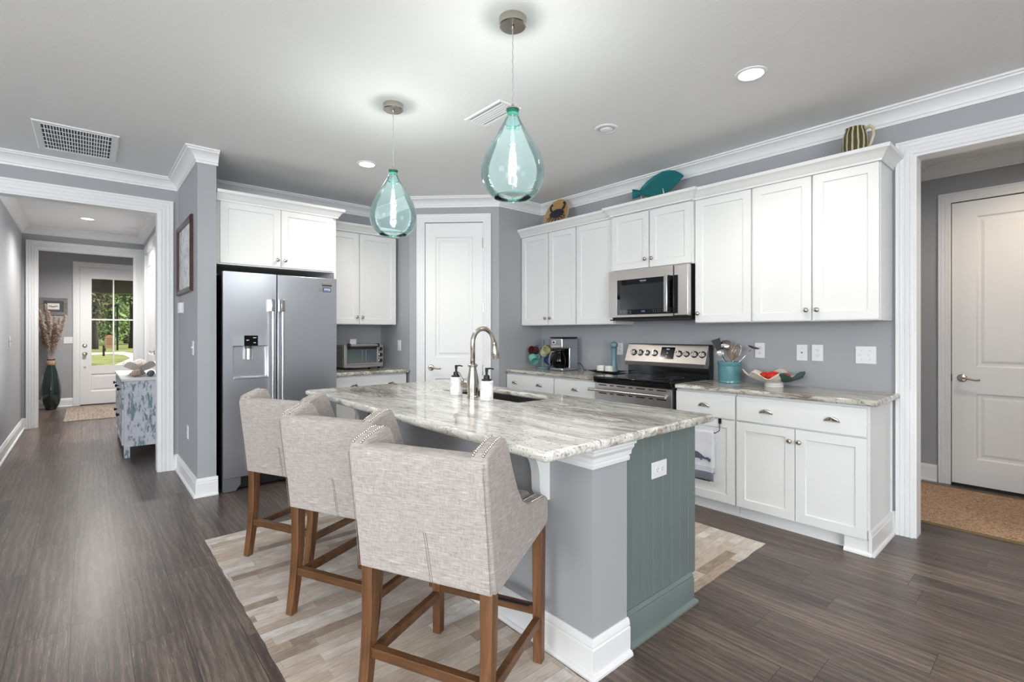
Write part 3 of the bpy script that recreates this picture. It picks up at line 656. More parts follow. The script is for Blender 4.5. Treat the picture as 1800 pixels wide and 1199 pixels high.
bm = B(); lathe(bm, [(.020, 0), (.0225, .030), (.0225, .048), (.018, .052)], (fx-.010, fy+.026, .983), 24, (-.12, 1, .02)); tube(bm, [(fx-.012, fy+.072, .985), (fx-.02, fy+.085, 1.02), (fx-.035, fy+.10, 1.055)], [.007, .006, .007], 10); obj('handle', bm, M_nickel, t, smooth='auto')
def soap(label, loc):
    t = thing('soap_dispenser', label, 'soap dispenser', loc, 0, 'marble soap dispensers')
    x, y, z = loc
    bm = B(); lathe(bm, [(0, 0), (.036, 0), (.0385, .003), (.0385, .108), (.036, .112), (.012, .113)], loc, 32); obj('bottle', bm, M_marble, t, smooth='auto')
    bm = B(); lathe(bm, [(.029, .112), (.029, .121), (.018, .123), (.0165, .143), (.008, .145), (.0065, .158), (.0085, .166), (.0085, .186), (0, .187)], loc, 24); obj('pump_collar', bm, M_mblack, t, smooth='auto')
    bm = B(); tube(bm, [(x, y, z+.180), (x+.018, y-.012, z+.183), (x+.034, y-.024, z+.178)], [.0055, .0045, .0035], 10); obj('nozzle', bm, M_mblack, t, smooth=True)
    return t
s = soap('white marble soap dispenser with black pump left of the faucet', (1.752, 2.545, .911))
dup(s, (1.742, 2.222, .911), 'white marble soap dispenser with black pump right of the faucet')

# ---------------------------------------------------------------- bar stools
def make_stool(label, loc, rz):
    t = thing('bar_stool', label, 'bar stool', loc, rz, 'linen counter stools at the island')
    Rz = Matrix.Translation(loc) @ Matrix.Rotation(rz, 4, 'Z')
    def put(name, bm, mat, parent, **k): bm.transform(Rz); return obj(name, bm, mat, parent, **k)
    # rails and legs
    for sx, sy in ((1, 1), (1, -1), (-1, 1), (-1, -1)):
        bm = B()
        if sx > 0: slant(bm, (.215, sy*.232, .001), (.215, sy*.232, .56), .036, .044)
        else:
            secs = [(-.262, .001, .036), (-.240, .14, .039), (-.224, .30, .042), (-.222, .54, .046)]; rg = []
            for x, z, s_ in secs: rg.append([bm.verts.new((x+a*s_/2, sy*.232+b*s_/2, z)) for a, b in ((-1, -1), (1, -1), (1, 1), (-1, 1))])
            for a, b in zip(rg, rg[1:]):
                for i in range(4): bm.faces.new((a[i], a[(i+1) % 4], b[(i+1) % 4], b[i]))
            bm.faces.new(rg[0]); bm.faces.new(rg[-1])
        put('leg', bm, M_wood, t, bevel=.003)
    for q in ((-.245, -.216, -.216, .216, .172, .207), (.200, .228, -.216, .216, .186, .220)): put('stretcher', boxes(q), M_woodh, t, bevel=.002)
    for sy in (1, -1): put('stretcher', boxes((-.215, .198, sy*.232-.013, sy*.232+.013, .150, .184)), M_woodh, t, bevel=.002)
    put('kick_plate', boxes((.186, .202, -.20, .20, .2205, .2235)), M_mblack, t)
    # upholstery: side panels with wing, slope and arm, plus back and seat
    side = [(-.245, .502), (-.262, .62), (-.288, .80), (-.300, .905), (-.292, .926), (-.272, .936), (-.20, .958), (-.165, .961), (-.150, .950), (-.132, .920), (-.098, .845), (-.055, .765), (-.010, .708), (.045, .678), (.10, .668), (.215, .655), (.238, .648), (.246, .632), (.248, .560), (.240, .545), (.215, .536), (-.18, .482), (-.225, .480), (-.242, .488)]
    for sy in (1, -1):
        bm = B(); prism(bm, side, lambda a, b, d: (a, d, b), sy*.200, sy*.262); put('side_panel', bm, M_linen, t, bevel=.012, segs=4)
    back = [(-.252, .484), (-.268, .62), (-.293, .80), (-.306, .898), (-.300, .912), (-.285, .917), (-.225, .915), (-.212, .905), (-.195, .80), (-.160, .60), (-.15, .50)]
    bm = B(); prism(bm, back, lambda a, b, d: (a, d, b), -.2555, .2555); put('backrest', bm, M_linen, t, bevel=.008, segs=3)
    bm = B(); box(bm, -.17, .236, -.199, .199, .54, .60); put('seat_base', bm, M_linen, t, bevel=.01)
    bm = B(); box(bm, -.165, .232, -.197, .197, .601, .665); put('seat_cushion', bm, M_linen, t, bevel=.022, segs=4)
    bm = B()
    for o in (-.004, .004): tube(bm, [(-.2525, o-.04, .486), (-.2690, o-.03, .62), (-.2742, o-.026, .655)], .0009, 6)
    put('seam', bm, plain('gray_stitching', rgb(128, 120, 116), .8), t)
    for sy in (1, -1):
        bm = B(); tube(bm, [(x-.0022, sy*.2545, z) for x, z in ((-.253, .49), (-.268, .62), (-.293, .80), (-.3055, .895))], .0011, 6)
        put('welt', bm, plain('gray_stitching', rgb(128, 120, 116), .8), t)
    # double rows of nail heads along the wing tops and the arm fronts
    def along(pts, step):
        out = []; acc = 0
        for a, b in zip(pts, pts[1:]):
            a, b = Vector(a), Vector(b); l = (b-a).length; s_ = acc
            while s_ < l: out.append(a.lerp(b, s_/l)); s_ += step
            acc = s_-l
        return out
    for sy in (1, -1):
        for line in ([(-.292, .926), (-.272, .936), (-.20, .958), (-.168, .9605)], [(.10, .668), (.215, .655)]):
            for row in (.214, .248):
                bm = B(); prev = None
                for x, z in along(line, .0100): ell(bm, (x, sy*row, z), (.0052, .0052, .0042), 8, 5)
                put('nailhead_trim', bm, M_nickel, t, smooth=True, dedup=False)
    return t
R25 = math.radians(25)
st = make_stool('linen bar stool nearest the camera, whole back and right arm in view', (1.052, 1.502, .005), R25)
dup(st, (1.047, 2.265, .005), 'middle one of the three linen bar stools along the island')
dup(st, (1.044, 3.050, .005), 'linen bar stool farthest along the island, by the refrigerator', R25)

# ---------------------------------------------------------------- refrigerator
t = thing('refrigerator', 'stainless steel side-by-side refrigerator with ice dispenser', 'refrigerator', (1.29, 4.9, 0))
fr = FY(4.56)
obj('body', boxes((.832, 1.750, 4.562, 5.30, .03, 1.785)), M_mblack, t)
dl = B(); HX0, HX1, HZ0, HZ1 = .905, 1.162, .93, 1.19
paneled(dl, fr, .828, 1.231, .115, 1.800, .06, [(HX0, HX1, HZ0, HZ1)], ((0, .045),))
d1_ = obj('door', dl, M_steel, t, bevel=.006, segs=3)
bm = B(); tbox(bm, fr, 1.240, 1.756, .115, 1.800, 0, .06); d2_ = obj('door', bm, M_steel, t, bevel=.006, segs=3)
for par, hx in ((d1_, 1.190), (d2_, 1.268)):
    bm = B(); tube(bm, [(hx, 4.443, .42), (hx, 4.443, 1.50)], .0105, 16)
    obj('handle', bm, M_handle, par, smooth='auto')
    for z0, z1 in ((1.48, 1.585), (.335, .44)):
        bm = B(); box(bm, hx-.0155, hx+.0155, 4.430, 4.4995, z0, z1); obj('handle_bracket', bm, M_handle, par, bevel=.004)
bm = B(); tbox(bm, fr, .902, .981, 1.192, 1.277, .0605, .0625); tbox(bm, fr, 1.087, 1.165, 1.192, 1.277, .0605, .0625); tbox(bm, fr, .981, 1.087, 1.192, 1.277, .0603, .0615); obj('dispenser_fascia', bm, plain('silver_plastic', rgb(196, 198, 204), .3, .6), d1_)
bm = B(); tbox(bm, fr, .982, 1.086, 1.190, 1.277, .0616, .0640)
obj('control_panel', bm, M_black, d1_)
for q in ((1.048, 1.074, 1.256), (.998, 1.018, 1.236), (1.052, 1.070, 1.214)):
    bm = B(); tbox(bm, fr, q[0], q[1], q[2], q[2]+.005, .0641, .0645); obj('panel_mark', bm, M_plate, d1_)
bm = B(); lathe(bm, [(.040, 0), (.034, -.02), (.030, -.022), (.030, -.05), (.031, -.051), (.031, -.11), (.027, -.112), (0, -.112)], (1.022, 4.515, 1.19), 24); obj('nozzle', bm, M_handle, d1_, smooth='auto')
bm = B(); tbox(bm, fr, .904, 1.164, .918, .932, .02, .068); obj('drip_tray', bm, M_steel, d1_, bevel=.003)
bm = B(); tbox(bm, fr, .835, 1.75, .022, .11, .0, .035)
for k in range(24): tbox(bm, fr, .96+k*.03, .98+k*.03, .04, .095, .035, .040)
obj('toe_grille', bm, M_mblack, t)
bm = B(); prism(bm, [(.83, 0.002), (.925, .002), (.94, .03), (.96, .05), (.96, .112), (.83, .112)], lambda a, b, d: (a, 4.56-d, b), 0.002, .058); obj('foot_cover', bm, plain('gray_plastic', rgb(96, 98, 104), .4), t, bevel=.004)
fr2 = FY(4.4995)
def magnet(label, q, mat, strip=None):
    bm = B(); tbox(bm, fr2, *q, .0005, .0045); o = obj('refrigerator_magnet', bm, mat, bevel=.001); tag(o, label, 'magnet', 'magnets on the refrigerator')
    if strip:
        for st_, m in strip: bm = B(); tbox(bm, fr2, *st_, .0046, .0056); obj('inset', bm, m, o)
P_gr = plain('magnet_gray', rgb(128, 124, 124), .5); P_pl = plain('magnet_plum', rgb(74, 56, 74), .4); P_bl = plain('magnet_sky', rgb(168, 198, 228), .4)
magnet('long gray clip magnet at the top right of the refrigerator door', (1.618, 1.708, 1.716, 1.750), P_gr, [((1.620, 1.706, 1.729, 1.737), M_mblack)])
magnet('plum framed picture magnet under the gray clip magnet', (1.628, 1.700, 1.674, 1.712), P_pl, [((1.636, 1.692, 1.681, 1.705), P_bl), ((1.645, 1.68, 1.686, 1.692), M_plate)])
bm = B(); sweep(bm, [(1.594, 1.680), (1.616, 1.680), (1.620, 1.694), (1.612, 1.708), (1.594, 1.708)], [(0, .0005), (.004, .0005), (.004, .004), (0, .004)], fr2, closed=True); tag(obj('refrigerator_magnet', bm, P_gr), 'tiny ring magnet left of the plum framed magnet', 'magnet', 'magnets on the refrigerator')

# ---------------------------------------------------------------- range
t = thing('range_cooker', 'stainless steel electric range with black glass cooktop', 'range', (3.65, 2.39, 0))
rf = FX(3.41)
obj('body', boxes((3.412, 3.93, 2.013, 2.774, .06, .900)), M_mblack, t)
bm = B(); box(bm, 3.362, 3.862, 2.013, 2.774, .901, .921); obj('cooktop', bm, M_bglass, t, bevel=.006, segs=3)
bm = B(); prism(bm, [(3.366, .900), (3.376, .868), (3.411, .866), (3.411, .900)], lambda a, b, d: (a, d, b), 2.014, 2.773); obj('front_lip', bm, M_black, t, bevel=.003)
for yy, xx, r in ((2.20, 3.50, .105), (2.58, 3.50, .085), (2.20, 3.74, .075), (2.58, 3.74, .10)):
    bm = B(); lathe(bm, [(r-.002, 0), (r-.002, .0006), (r, .0006), (r, 0)], (xx, yy, .9212), 40, cap=False); obj('burner_ring', bm, plain('burner_gray', rgb(70, 70, 74), .3), t)
bm = B(); paneled(bm, rf, 2.022, 2.766, .235, .862, .028, [(2.13, 2.66, .34, .70)], ((0, .006),)); od = obj('oven_door', bm, M_steelh, t, bevel=.003)
bm = B(); tbox(bm, rf, 2.132, 2.658, .342, .698, .0225, .0262); obj('oven_window', bm, M_bglass, od)
for zz in (.846, .776):
    for k in range(7):
        L_ = .085 if k % 2 == 0 else .040
        bm = B(); c_ = 2.105+k*.096; tbox(bm, rf, c_-L_/2, c_+L_/2, zz-.0045, zz+.0045, .0282, .0292); obj('vent_slot', bm, M_dark, od)
bm = B(); tube(bm, [(3.325, 2.035, .806), (3.325, 2.795, .806)], .0135, 18); obj('handle', bm, M_handle, od, smooth='auto')
for yy in (2.075, 2.725): bm = B(); box(bm, 3.325, 3.3815, yy-.014, yy+.014, .797, .815); obj('handle_post', bm, M_handle, od, bevel=.003)
bm = B(); tbox(bm, rf, 2.022, 2.766, .075, .225, 0, .025); obj('storage_drawer', bm, M_steelh, t, bevel=.003)
bm = B(); prism(bm, [(3.864, .9115), (3.864, 1.02), (3.872, 1.20), (3.93, 1.20), (3.93, .9115)], lambda a, b, d: (a, d, b), 1.962, 2.760); obj('backguard', bm, M_black, t, bevel=.004)
bm = B(); prism(bm, [(3.800, 1.040), (3.812, 1.005), (3.862, 1.002), (3.870, 1.1935), (3.862, 1.1935)], lambda a, b, d: (a, d, b), 1.966, 2.754); cp = obj('control_panel', bm, M_steelh, t, bevel=.002)
def cpt(a, z, d):
    k = (z-1.040)/(1.1935-1.040); n_ = Vector((-.927, 0, .374)); p = Vector((3.800+.062*k, a, z))+n_*d; return tuple(p)
bm = B(); tbox(bm, cpt, 2.262, 2.392, 1.072, 1.172, .0005, .003); ds = obj('display', bm, M_black, cp)
bm = B(); tbox(bm, cpt, 2.312, 2.342, 1.150, 1.159, .0032, .0036); obj('clock_digits', bm, M_disp, cp)
for yy, zz in ((2.328, 1.122), (2.332, 1.095)): bm = B(); tbox(bm, cpt, yy-.006, yy+.006, zz-.003, zz+.003, .0032, .0036); obj('button_mark', bm, M_plate, cp)
for i, yy in enumerate((2.672, 2.601, 2.529, 2.453, 2.214, 2.145, 2.073, 2.004)):
    bm = B(); r = (.026, .026, .022, .026, .026, .022, .026, .026)[i]; nn = Vector((-.927, 0, .374)); p = Vector(cpt(yy, 1.118, 0))
    lathe(bm, [(r+.004, .0005), (r+.004, .004), (r, .005)], p, 24, nn); kb = obj('knob_ring', bm, M_mblack, cp, smooth='auto')
    bm = B(); lathe(bm, [(r*.95, .005), (r*.86, .024), (r*.55, .026), (0, .026)], p, 24, nn); q = Vector(cpt(yy, 1.118, .024)); 
    v0 = Vector((.374, 0, .927)); 
    vs = [q+v0*a*r*.9+Vector((0, b*.0045, 0))+nn*c for c in (0, .010) for a, b in ((-1, -1), (1, -1), (1, 1), (-1, 1))]; vv = [bm.verts.new(x) for x in vs]
    for f in ((3, 2, 1, 0), (4, 5, 6, 7), (0, 1, 5, 4), (1, 2, 6, 5), (2, 3, 7, 6), (3, 0, 4, 7)): bm.faces.new([vv[i] for i in f])
    obj('knob', bm, M_chrome, cp, smooth='auto')

def lettering(name, txt, size, mat, parent, M4):
    cu = bpy.data.curves.new(name, 'FONT'); cu.body = txt; cu.size = size; cu.extrude = .0003; cu.align_x = 'CENTER'; cu.align_y = 'CENTER'
    o = bpy.data.objects.new(name, cu); me = bpy.data.meshes.new_from_object(o); bpy.data.objects.remove(o)
    bm = B(); bm.from_mesh(me); bpy.data.meshes.remove(me); bm.transform(M4); return obj(name, bm, mat, parent, dedup=False)
# text frame on a plane facing -X: right = -Y, up = +Z
TX = lambda x, y, z: Matrix(((0, 0, -1, x), (-1, 0, 0, y), (0, 1, 0, z), (0, 0, 0, 1)))
# ---------------------------------------------------------------- microwave
t = thing('microwave_oven', 'stainless steel over-the-range microwave with black glass door', 'microwave', (3.6, 2.35, 1.41))
obj('body', boxes((3.602, 3.93, 1.985, 2.740, 1.418, 1.845)), M_mblack, t)
mf = FX(3.60)
bm = B(); paneled(bm, mf, 2.105, 2.745, 1.436, 1.845, .05, [(2.13, 2.655, 1.458, 1.760)], ((0, .004),)); md = obj('door', bm, M_steelh, t, bevel=.003)
bm = B(); tbox(bm, mf, 1.975, 2.100, 1.436, 1.845, 0, .05); obj('side_panel', bm, M_steelh, t, bevel=.008, segs=3)
bm = B(); tbox(bm, mf, 2.062, 2.653, 1.456, 1.762, .0465, .0525); obj('door_glass', bm, M_bglass, md)
bm = B(); tbox(bm, mf, 2.16, 2.62, 1.500, 1.715, .0526, .0530); obj('window_screen', bm, plain('microwave_mesh', rgb(40, 41, 44), .15), md)
bm = B(); tbox(bm, mf, 2.126, 2.158, 1.466, 1.768, .088, .108); obj('handle', bm, M_handle, md, bevel=.006, segs=3)
for zz in (1.485, 1.745): bm = B(); tbox(bm, mf, 2.130, 2.154, zz-.02, zz+.02, .0526, .089); obj('handle_post', bm, M_mblack, md)
lettering('clock_digits', '12:03', .017, M_disp, md, TX(3.5470, 2.385, 1.482))
for k in range(5):
    for zz in (1.470, 1.484):
        if k < 4: bm = B(); tbox(bm, mf, 2.60-k*.032, 2.618-k*.032, zz, zz+.004, .0527, .0530); obj('button_mark', bm, P_gr, md)
        bm = B(); tbox(bm, mf, 2.195+k*.022, 2.200+k*.022, zz+.003, zz+.008, .0527, .0530); obj('button_mark', bm, P_gr, md)
lettering('brand_lettering', 'FRIGIDAIRE', .0125, M_plate, md, TX(3.5470, 2.385, 1.742))
lettering('brand_lettering', 'PROFESSIONAL', .0065, P_gr, md, TX(3.5470, 2.385, 1.730))
bm = B(); box(bm, 3.56, 3.92, 1.99, 2.738, 1.408, 1.417); obj('underside_grille', bm, M_dark, t)

# ---------------------------------------------------------------- toaster oven and its card
t = thing('toaster_oven', 'silver toaster oven with glass door on the small worktop', 'toaster oven', (2.22, 5.08, .911))
tf_ = FY(4.97)
silver = plain('toaster_silver', rgb(168, 164, 164), .32, .7)
obj('body', boxes((2.008, 2.442, 4.971, 5.26, .932, 1.170)), silver, t, bevel=.018, segs=3)
bm = B(); tbox(bm, tf_, 2.008, 2.045, .935, 1.172, 0, .02); tbox(bm, tf_, 2.375, 2.445, .935, 1.172, 0, .02); tbox(bm, tf_, 2.045, 2.375, .935, .962, 0, .02); obj('front_frame', bm, silver, t, bevel=.004)
bm = B(); tbox(bm, tf_, 2.047, 2.373, .964, 1.150, .004, .016); dd_ = obj('glass_door', bm, plain('toaster_glass', rgb(84, 96, 96), .06), t)
bm = B(); tbox(bm, tf_, 2.047, 2.373, 1.125, 1.152, .016, .022); obj('door_rail', bm, M_dark, dd_)
bm = B(); tbox(bm, tf_, 2.047, 2.373, .963, .978, .016, .022); obj('door_rail', bm, silver, dd_)
for x in (2.205, 2.245): bm = B(); tbox(bm, tf_, x, x+.006, .99, 1.12, .0162, .0172); obj('rack_glint', bm, silver, dd_)
bm = B(); tube(bm, [(2.06, 4.915, 1.168), (2.36, 4.915, 1.168)], .012, 14); obj('handle', bm, silver, dd_, smooth='auto')
for x in (2.052, 2.368): bm = B(); box(bm, x-.016, x+.016, 4.905, 4.951, 1.148, 1.186); obj('handle_end', bm, M_mblack, dd_, bevel=.007, segs=3)
for z in (1.125, 1.062, 1.000):
    bm = B(); lathe(bm, [(.022, .0202), (.022, .030), (.017, .032), (.015, .045), (0, .045)], (2.410, 4.97, z), 24, (0, -1, 0)); k_ = obj('knob', bm, M_mblack, t, smooth='auto')
    bm = B(); tube(bm, [(2.410+.0185*math.cos(a), 4.938, z+.0185*math.sin(a)) for a in [PI*.5+PI*i/10 for i in range(11)]], .0022, 6); obj('chrome_arc', bm, M_chrome, k_)
bm = B(); lathe(bm, [(.007, .0202), (.006, .024), (0, .025)], (2.395, 4.97, 1.158), 14, (0, -1, 0)); obj('red_mark', bm, plain('red_plastic', rgb(190, 40, 50), .3), t)
for x in (2.04, 2.41):
    for y in (4.99, 5.23): bm = B(); lathe(bm, [(.012, 0), (.016, .022)], (x, y, .911), 14); obj('foot', bm, M_mblack, t, smooth='auto')
bm = B(); ell(bm, (2.20, 4.965, .934), (.13, .022, .010), 24, 8); obj('crumb_tray_lip', bm, silver, t, smooth=True)
bm = B(); box(bm, 2.125, 2.195, 5.08, 5.083, 1.1705, 1.232); tag(obj('card', bm, plain('lilac_card', rgb(205, 200, 212), .6)), 'small pale card standing on top of the toaster oven', 'card')

# ---------------------------------------------------------------- coffee corner
t = thing('coffee_maker', 'stainless steel drip coffee maker with glass carafe', 'coffee maker', (3.74, 3.47, .911))
bm = B(); box(bm, 3.735, 3.860, 3.385, 3.560, .925, 1.240); obj('tower', bm, M_steel, t, bevel=.012, segs=3)
bm = B(); box(bm, 3.622, 3.862, 3.383, 3.562, .912, .940); obj('base', bm, M_steel, t, bevel=.01, segs=3)
bm = B(); box(bm, 3.620, 3.862, 3.383, 3.562, 1.137, 1.243); obj('brew_head', bm, M_steel, t, bevel=.016, segs=4)
bm = B(); box(bm, 3.624, 3.860, 3.385, 3.560, 1.2435, 1.256); obj('lid', bm, M_mblack, t, bevel=.006)
bm = B(); box(bm, 3.732, 3.7345, 3.40, 3.545, .945, 1.132); obj('recess_back', bm, M_black, t)
cf = FX(3.6195)
bm = B(); tbox(bm, cf, 3.475, 3.520, 1.186, 1.216, 0, .002); tbox(bm, cf, 3.482, 3.513, 1.191, 1.211, .002, .003); obj('clock_bezel', bm, M_plate, t)
bm = B(); tbox(bm, cf, 3.483, 3.512, 1.192, 1.210, .0032, .004); obj('clock_screen', bm, M_dark, t)
for k in range(6): bm = B(); tbox(bm, cf, 3.41+k*.022, 3.421+k*.022, 1.160, 1.166, 0, .003); obj('button', bm, M_plate, t)
bm = B(); lathe(bm, [(.050, .0), (.062, .004), (.070, .03), (.073, .075), (.066, .115), (.050, .150), (.050, .170), (.055, .176)], (3.672, 3.472, .942), 32, cap=False); ca = obj('carafe', bm, M_pot, t, smooth=True)
bm = B(); lathe(bm, [(0, .0), (.058, .0), (.066, .028), (.069, .06), (0, .06)], (3.672, 3.472, .9455), 28); obj('coffee', bm, plain('black_coffee', rgb(14, 9, 7), .1), ca, smooth='auto')
bm = B(); lathe(bm, [(0, .176), (.056, .176), (.056, .186), (.03, .192), (0, .192)], (3.672, 3.472, .942), 28); obj('carafe_lid', bm, M_mblack, ca, smooth='auto')
bm = B(); tube(bm, [(3.655, 3.525, 1.105), (3.640, 3.552, 1.10), (3.630, 3.566, 1.06), (3.628, 3.572, 1.02), (3.630, 3.574, .985), (3.640, 3.566, .965)], [.008, .010, .011, .011, .010, .007], 12); obj('carafe_handle', bm, plain('carafe_handle_gray', rgb(120, 118, 116), .3), ca, smooth=True)
bm = B(); tube(bm, [(3.866, 3.41, .99), (3.90, 3.385, .98), (3.915, 3.36, .94), (3.91, 3.345, .915), (3.93, 3.33, .915)], .0035, 8); obj('power_cord', bm, M_mblack, t, smooth=True)
t = thing('mug_tree', 'blue wooden mug tree beside the coffee maker', 'mug tree', (3.76, 3.80, .911))
P_tree = plain('mug_tree_blue', rgb(108, 138, 150), .45)
bm = B(); lathe(bm, [(.0, 0), (.075, 0), (.078, .006), (.074, .016), (.02, .020), (.014, .03), (.0125, .29), (.016, .30), (.012, .318), (0, .322)], (3.76, 3.80, .911), 28); obj('stand', bm, P_tree, t, smooth='auto')
PEG = [(0, 1.155), (60, 1.05), (120, 1.155), (180, 1.05), (240, 1.155), (300, 1.05)]
for a, z in PEG:
    c_, s_ = math.cos(math.radians(a)), math.sin(math.radians(a)); bm = B(); tube(bm, [(3.76+.012*c_, 3.80+.012*s_, z-.02), (3.76+.06*c_, 3.80+.06*s_, z), (3.76+.075*c_, 3.80+.075*s_, z+.006)], [.005, .005, .006], 8); obj('peg', bm, P_tree, t, smooth=True)
def mug(label, a, z, mat, tiltx, r=.047, h=.092):
    """mug hung by its handle from the peg at angle a; its mouth looks along tiltx"""
    c_, s_ = math.cos(math.radians(a)), math.sin(math.radians(a)); peg = Vector((3.76+.060*c_, 3.80+.060*s_, z))
    ax = Vector(tiltx).normalized(); side = Vector((c_, s_, -.9)); side = (side-ax*side.dot(ax)).normalized()
    cen = peg + side*(r+.022)
    t = thing('mug', label, 'mug', tuple(cen), 0, 'mugs on the blue mug tree')
    bm = B(); lathe(bm, [(0, -h/2), (r*.72, -h/2), (r*.95, -h/2+.012), (r, 0), (r*.97, h/2), (r*.90, h/2), (r*.90, 0), (r*.7, -h/2+.012), (0, -h/2+.008)], cen, 28, ax); obj('bowl', bm, mat, t, smooth='auto')
    bm = B(); tube(bm, [cen - side*(r*.93) + ax*.026, cen - side*(r+.020)+ax*.024, cen - side*(r+.030), cen - side*(r+.020)-ax*.024, cen - side*(r*.93)-ax*.026], .0052, 8); obj('handle', bm, mat, t, smooth=True)
mug('maroon mug hanging upper left on the mug tree', 120, 1.155, plain('maroon_glaze', rgb(92, 52, 48), .25), (-.9, -.1, .1))
mug('pale yellow mug hanging upper right on the mug tree', 240, 1.155, plain('yellow_glaze', rgb(198, 196, 150), .25), (-.3, -.8, .5))
mug('turquoise mug hanging lowest on the mug tree', 180, 1.05, plain('turquoise_glaze', rgb(112, 178, 170), .22), (-.3, -.8, -.5))
mug('cobalt blue mug low behind the yellow one', 300, 1.05, plain('cobalt_glaze', rgb(58, 76, 124), .25), (.1, -.9, -.3))
mug('brown mug at the back of the mug tree', 0, 1.155, plain('brown_glaze', rgb(126, 82, 52), .3), (.5, -.8, .3))

# pepper mill, ramekins, tray
t = thing('serving_tray', 'black rectangular dish under two white ramekins left of the range', 'tray', (3.80, 2.955, .911))
bm = B(); RR = [[(3.745, 2.86), (3.855, 2.86), (3.855, 3.06), (3.745, 3.06)], [(3.70, 2.80), (3.90, 2.80), (3.90, 3.12), (3.70, 3.12)]]
lo = [bm.verts.new((x, y, .912)) for x, y in RR[0]]; hi = [bm.verts.new((x, y, .934)) for x, y in RR[1]]; hi2 = [bm.verts.new((3.80+(x-3.80)*.97, 2.96+(y-2.96)*.98, .936)) for x, y in RR[1]]; l2 = [bm.verts.new((x, y, .918)) for x, y in RR[0]]
for a, b in ((lo, hi), (hi, hi2), (hi2, l2)):
    for i in range(4): bm.faces.new((a[i], a[(i+1) % 4], b[(i+1) % 4], b[i]))
bm.faces.new(lo); bm.faces.new(l2); obj('dish', bm, M_black, t)
P_ram = plain('white_stoneware', rgb(232, 230, 224), .3)
def ramekin(label, x, y):
    bm = B(); lathe(bm, [(0, 0), (.036, 0), (.040, .004), (.041, .062), (.037, .063), (.036, .01), (0, .008)], (x, y, .919), 28); o = obj('ramekin', bm, P_ram, smooth='auto'); tag(o, label, 'ramekin', 'ramekins on the black dish')
    bm = B(); p = [(x-.0412*math.cos(a), y-.0412*math.sin(a), .955) for a in [.2+.1*i for i in range(7)]]; tube(bm, p, .0012, 6); obj('script_mark', bm, P_gr, o)
ramekin('white ramekin on the black dish, farther from the range', 3.775, 3.013); ramekin('white ramekin on the black dish, in front of the pepper mill', 3.775, 2.915)
t = thing('pepper_mill', 'tall dusty blue pepper mill behind the ramekins', 'pepper mill', (3.835, 2.905, .919))
P_mill = plain('dusty_blue_lacquer', rgb(106, 138, 150), .35)
bm = B(); lathe(bm, [(0, 0), (.037, 0), (.038, .01), (.034, .03), (.027, .09), (.025, .15), (.027, .20), (.032, .226), (.032, .232), (.024, .236)], (3.835, 2.905, .919), 28); obj('body', bm, P_mill, t, smooth='auto')
bm = B(); lathe(bm, [(.024, .2365), (.035, .246), (.039, .262), (.035, .280), (.020, .292), (0, .294)], (3.835, 2.905, .919), 28); lathe(bm, [(.006, .2935), (.007, .300), (.004, .305), (0, .305)], (3.835, 2.905, .919), 14); obj('head', bm, P_mill, t, smooth='auto')

# utensil crock
t = thing('utensil_crock', 'teal glazed crock full of cooking utensils right of the range', 'crock', (3.80, 1.765, .911))
P_cr = plain('teal_glaze', rgb(92, 140, 148), .18, var=.08)
bm = B(); lathe(bm, [(0, 0), (.079, 0), (.082, .004), (.081, .016), (.079, .018), (.081, .022), (.081, .126), (.083, .129), (.081, .132), (.084, .136), (.090, .158), (.090, .164), (.083, .164), (.076, .12), (.074, .01), (0, .008)], (3.80, 1.765, .911), 40); obj('pot', bm, P_cr, t, smooth='auto')
bm = B()
CRK = Vector((3.80, 1.765, .935))
def utensil(name, label, foot, top, build, hmat, r=.006):
    foot, top = Vector(foot)+CRK, Vector(top)+CRK
    t = thing(name, label, 'utensil', tuple(foot), 0, 'utensils in the teal crock')
    bm = B(); tube(bm, [foot, foot.lerp(top, .5), top], [r, r, r*.7], 10); obj('handle', bm, hmat, t, smooth=True)
    build(t, top, (top-foot).normalized())
def spatula(t, p, d):
    s_ = Vector((.35, -.94, .1)).normalized(); s_ = (s_-d*s_.dot(d)).normalized(); n_ = d.cross(s_)
    bm = B(); vs = [bm.verts.new(p+s_*a+d*b+n_*c) for c in (-.0015, .0015) for a, b in ((-.022, -.01), (.022, -.01), (.034, .085), (-.034, .085))]
    for f in ((3, 2, 1, 0), (4, 5, 6, 7), (0, 1, 5, 4), (1, 2, 6, 5), (2, 3, 7, 6), (3, 0, 4, 7)): bm.faces.new([vs[i] for i in f])
    obj('blade', bm, M_mblack, t)
def scoop(mat, r, depth, look):
    def f(t, p, d):
        bm = B(); n_ = Vector(look).normalized(); prof = [(r*math.sin(PI/2*i/8), -depth*math.cos(PI/2*i/8)) for i in range(9)]
        lathe(bm, prof, p+d*r*.75, 28, n_, cap=False); o = obj('bowl', bm, mat, t, smooth=True); m = o.modifiers.new('thickness', 'SOLIDIFY'); m.thickness = .0015
    return f
def whisk(mat):
    def f(t, p, d):
        s_ = d.orthogonal().normalized(); u_ = d.cross(s_)
        for k in range(5):
            a = PI*k/5; q = s_*math.cos(a)+u_*math.sin(a)
            bm = B(); tube(bm, [p+q*.030*math.sin(w)**.9*(1 if w < PI else -1) + d*(.10*(1-math.cos(min(w, 2*PI-w)))/2) if False else p+q*(.034*math.sin(w))+d*(.055-.055*math.cos(w if w < PI else 2*PI-w)) for w in [PI*2*i/20 for i in range(21)]], .0014, 6); obj('wire', bm, mat, t, smooth=True)
    return f
utensil('spatula', 'black slotted turner leaning left in the teal crock', (.0, -.02, 0), (.01, .085, .235), spatula, M_mblack)
utensil('ladle', 'steel ladle with its bowl up in the teal crock', (.0, -.03, 0), (.015, .025, .235), scoop(M_chrome, .045, .03, (.8, .35, -.48)), M_chrome, .004)
